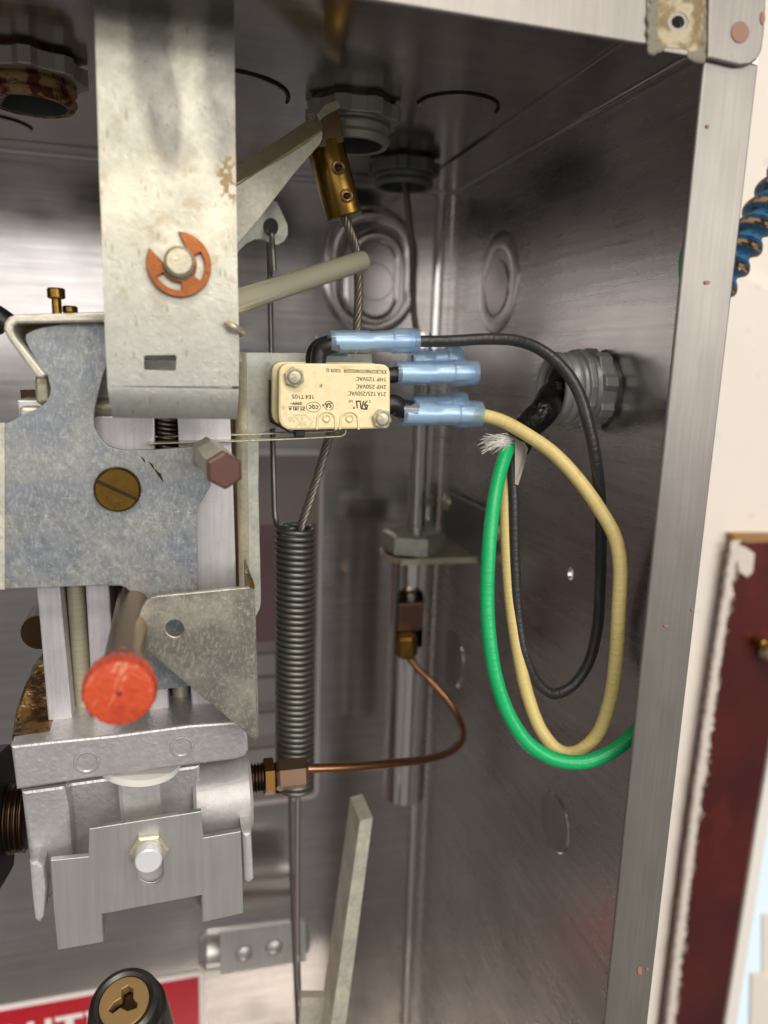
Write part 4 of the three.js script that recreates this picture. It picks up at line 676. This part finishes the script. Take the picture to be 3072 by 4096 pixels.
// ---------- lower objects ----------
{ // flat bar
  const t = thing('flat_bar', 'thick flat zinc bar standing tilted in the bottom centre of box', 'metal bar');
  const zn = -0.06, zf = -0.073, E = (x, y, z) => at(x, y, z);
  const tN = E(1440, 3284, zn), tR = E(1491, 3270, zn), bN = E(1302, 4260, zn), bR = E(1362, 4260, zn);
  const q = [tN, tR, bR, bN];
  part('bar', sheet(q, zn - zf), M.zinc, t);
  const foot = sheet([E(1205, 3990, zf + 0.003), E(1340, 3990, zf + 0.003), E(1330, 4260, zf + 0.003), E(1190, 4260, zf + 0.003)], 0.003);
  part('foot_plate', foot, M.zinc, t);
}
{
  const t = thing('hinge_plate', 'small grey plate with two screws before a steel roller, bottom centre', 'plate');
  const z = -0.135;
  part('plate', plate([[879, 3729], [1160, 3688], [1222, 3690], [1226, 3846], [1170, 3852], [882, 3899]], z, 0.0016), M.plateS, t);
  for (const [x, y] of [[975, 3812], [1095, 3788]]) part('screw', orient(crease(lathe([[0, 0.0022], [0.0018, 0.002], [0.0034, 0.001], [0.0038, 0]], 24)), at(x, y, z), fwd), M.plateS, t);
  const a = at(795, 3800, z - 0.016), b = at(1232, 3752, z - 0.016);
  part('roller', orient(rodGeo(0.0082, a.distanceTo(b), 0.003, 48), a, b.clone().sub(a)), M.plateS, t, 'grey steel roller');
}
{
  const t = thing('key_cylinder', 'round post with brass keyed core at the bottom left', 'lock cylinder');
  const c = at(497, 4010, -0.02), n = V3(-0.1, 0.93, 0.36).normalize();
  part('collar', orient(crease(lathe([[0.0070, -0.0032], [0.0070, 0.0002], [0.0080, 0.0008], [0.0093, 0.0002], [0.0098, -0.001], [0.0099, -0.005], [0.0108, -0.0056], [0.0112, -0.012], [0.0112, -0.03], [0, -0.03]], 64), 0.5), c, n), M.collar, t);
  const s = new THREE.Shape(); s.absarc(0, 0, 0.0068, 0, Math.PI * 2); const kw = new THREE.Path(); [[-0.0042, -0.0012], [-0.0030, -0.0022], [-0.001, -0.0012], [0.001, -0.0026], [0.0034, -0.0024], [0.0036, -0.0012], [0.0024, 0.0004], [0.0024, 0.003], [0.001, 0.0042], [-0.0006, 0.0036], [-0.0008, 0.0012], [-0.0026, 0.0006]].forEach(([x, y], i) => kw[i ? 'lineTo' : 'moveTo'](x, y)); s.holes.push(kw);
  part('key_core', orient(boxUV(new THREE.ExtrudeGeometry(s, { depth: 0.003, bevelEnabled: true, bevelSize: 0.0003, bevelThickness: 0.0003, bevelOffset: -0.0003, curveSegments: 40 }).rotateX(-Math.PI / 2)), c.clone().addScaledVector(n, -0.0029), n), M.brassL, t, 'brass core with an irregular keyway');
  part('keyway_floor', orient(new THREE.CylinderGeometry(0.006, 0.006, 0.0008, 40), c.clone().addScaledVector(n, -0.0044), n), M.bronzeD, t);
  for (const m of t.children) m.geometry.translate(-c.x, -c.y, -c.z).scale(0.82, 0.82, 0.82).translate(c.x, c.y, c.z);
}

// ---------- outside right: conduit, jamb, window ----------
{
  const a = at(2816, 1231, -0.06), b = at(3219, 581, -0.06), d = b.clone().sub(a), L = d.length(), N = 8, pts = [];
  const geo = new THREE.CylinderGeometry(1, 1, L, 48, N * 18, true).translate(0, L / 2, 0), p = geo.attributes.position, uv = geo.attributes.uv;
  for (let i = 0; i < p.count; i++) { const an = Math.atan2(p.getZ(i), p.getX(i)), y = p.getY(i), ph = y / L * N * 2 * Math.PI + an, r = 0.0049 + 0.001 * Math.sin(ph) + 0.0002 * Math.sin(2 * ph + 0.8); p.setX(i, Math.cos(an) * r); p.setZ(i, Math.sin(an) * r); uv.setXY(i, an / 6.2832 * 3, ph / 6.2832); }
  geo.computeVertexNormals();
  const t = tex(256, 1, (u, v) => { const w = (v + 0.1 * (n1(u, v) - 0.5) + 1) % 1, gold = sst(0.02, 0.1, w) * sst(0.36, 0.26, w); let k = mixc([0.1, 0.3, 0.46], [0.24, 0.5, 0.66], sst(0.4, 0.7, w) * sst(1, 0.75, w)); k = mixc(k, mixc([0.72, 0.56, 0.38], [0.24, 0.16, 0.07], sst(0.4, 0.6, n2(u, v))), gold); return mixc(k, [0.07, 0.06, 0.05], 0.7 * sst(0.56, 0.72, n2(v, u))); });
  t.repeat.set(1, 1);
  single('flexible_conduit', orient(geo, a, d), MS({ map: t, roughness: 0.36, metalness: 0.3, bumpMap: T.castB, bumpScale: 0.0002 }), 'blue and gold spiral flexible conduit against the white wall at right', 'flexible conduit');
}
struct('wall_panel', plate([[2300, 1112], [2960, 1090], [3010, 1102], [3060, 1140], [3300, 1240], [3500, 4400], [2300, 4400]], WZ + 0.008, 0.008, { bevel: 0.002 }), M.wall);
{
  const t = thing('door_jamb', 'dark maroon painted post with chipped white edge beside the metal box', 'door jamb');
  const z = WZ + 0.0135;
  part('post', plate([[2938, 2160], [3230, 2160], [3160, 2600], [3100, 2900], [3029, 3300], [2885, 4200], [2640, 4200], [2760, 3300], [2900, 2400]], z, 0.01, { bevel: 0.0012 }), M.maroon, t);
  const rag = (l, w, dz) => { const L = [], Rr = []; for (let i = 0; i <= 150; i++) { const f = i / 150, y = 2165 + f * 2000, x = 2938 - f * 268 - 14 * Math.sin(f * 3.1); L.push([x - l - rnd() * 6, y]); Rr.push([x + w * (0.25 + 0.5 * n1(f * 3, dz * 50) + 0.55 * rnd() * rnd()), y + (rnd() - 0.5) * 8]); } return plate(L.concat(Rr.reverse()), z + dz, 0.0012, { bevel: 0 }); };
  part('chipped_edge', rag(16, 46, 0.0008), MS({ color: rgb(128, 118, 110), roughness: 0.7, bumpMap: T.castB, bumpScale: 0.0006 }), t, 'grey ragged undercoat');
  part('chipped_edge', rag(6, 34, 0.0016), M.paint, t, 'ragged flaking white paint');
  part('paint_patch', plate([[2935, 2172], [2985, 2190], [3020, 2215], [3012, 2290], [2990, 2310], [2960, 2290], [2945, 2230]], z + 0.001, 0.001, { bevel: 0.0004 }), M.paint, t);
  part('top_strip', plate([[2934, 2138], [3230, 2138], [3230, 2164], [2990, 2172], [2938, 2164]], z + 0.0004, 0.006), MS({ color: rgb(150, 112, 62), roughness: 0.5 }), t, 'bare brown top end');
  part('edge_trim', plate([[3029, 3300], [3100, 2900], [3150, 2900], [3072, 3300], [2930, 4200], [2886, 4200]], z + 0.002, 0.008), M.white, t, 'pale metal edge trim');
  const kb = at(3050, 2600, z); part('latch_bolt', orient(rodGeo(0.0042, 0.012, 0.001), kb, V3(0.2, 0, 1)), M.satin, t); part('latch_bolt', orient(rodGeo(0.003, 0.008, 0.001), at(3022, 2562, z), fwd), M.brass, t);
}

{
  const t = thing('lit_window', 'bright daylight window strip at the lower right edge beyond the jamb', 'window'), z = WZ + 0.0105;
  part('pane', plate([[3060, 3200], [3400, 3200], [3400, 4250], [2900, 4250]], z, 0.002, { bevel: 0 }), MS({ color: 0x202020, emissive: new THREE.Color(0.55, 0.64, 0.68), emissiveIntensity: 1, roughness: 0.3 }), t);
  part('sill_block', plate([[3010, 3900], [3200, 3900], [3200, 4250], [3000, 4250]], z + 0.003, 0.003), M.wall, t);
  part('sill_block', plate([[3052, 3660], [3200, 3660], [3200, 3910], [3050, 3910]], z + 0.0024, 0.002), M.wall, t);
}
for (const [x, y, a, b] of [[2560, 3885, 10, 16], [2590, 3878, 6, 5], [2665, 2505, 9, 6], [2770, 2440, 5, 5], [2832, 505, 7, 8], [2830, 1130, 12, 8], [2960, 1075, 6, 9]]) part('rust_speck', plate(circ(x, y, a, 14, b), 0.0003, 0.00032, { bevel: 0.0001 }), M.rustSpot, encl);

// ---------- set every thing's origin at its base ----------
scene.updateMatrixWorld(true);
const done = new Set();
for (const o of things) {
  const b = new THREE.Box3().setFromObject(o, true), c = b.getCenter(V3(0, 0, 0)), base = V3(c.x, b.min.y, c.z);
  o.traverse((m) => { if (m.isMesh && !done.has(m.geometry)) { done.add(m.geometry); m.geometry.translate(-base.x, -base.y, -base.z); } });
  o.position.copy(base);
}
renderer.render(scene, camera);
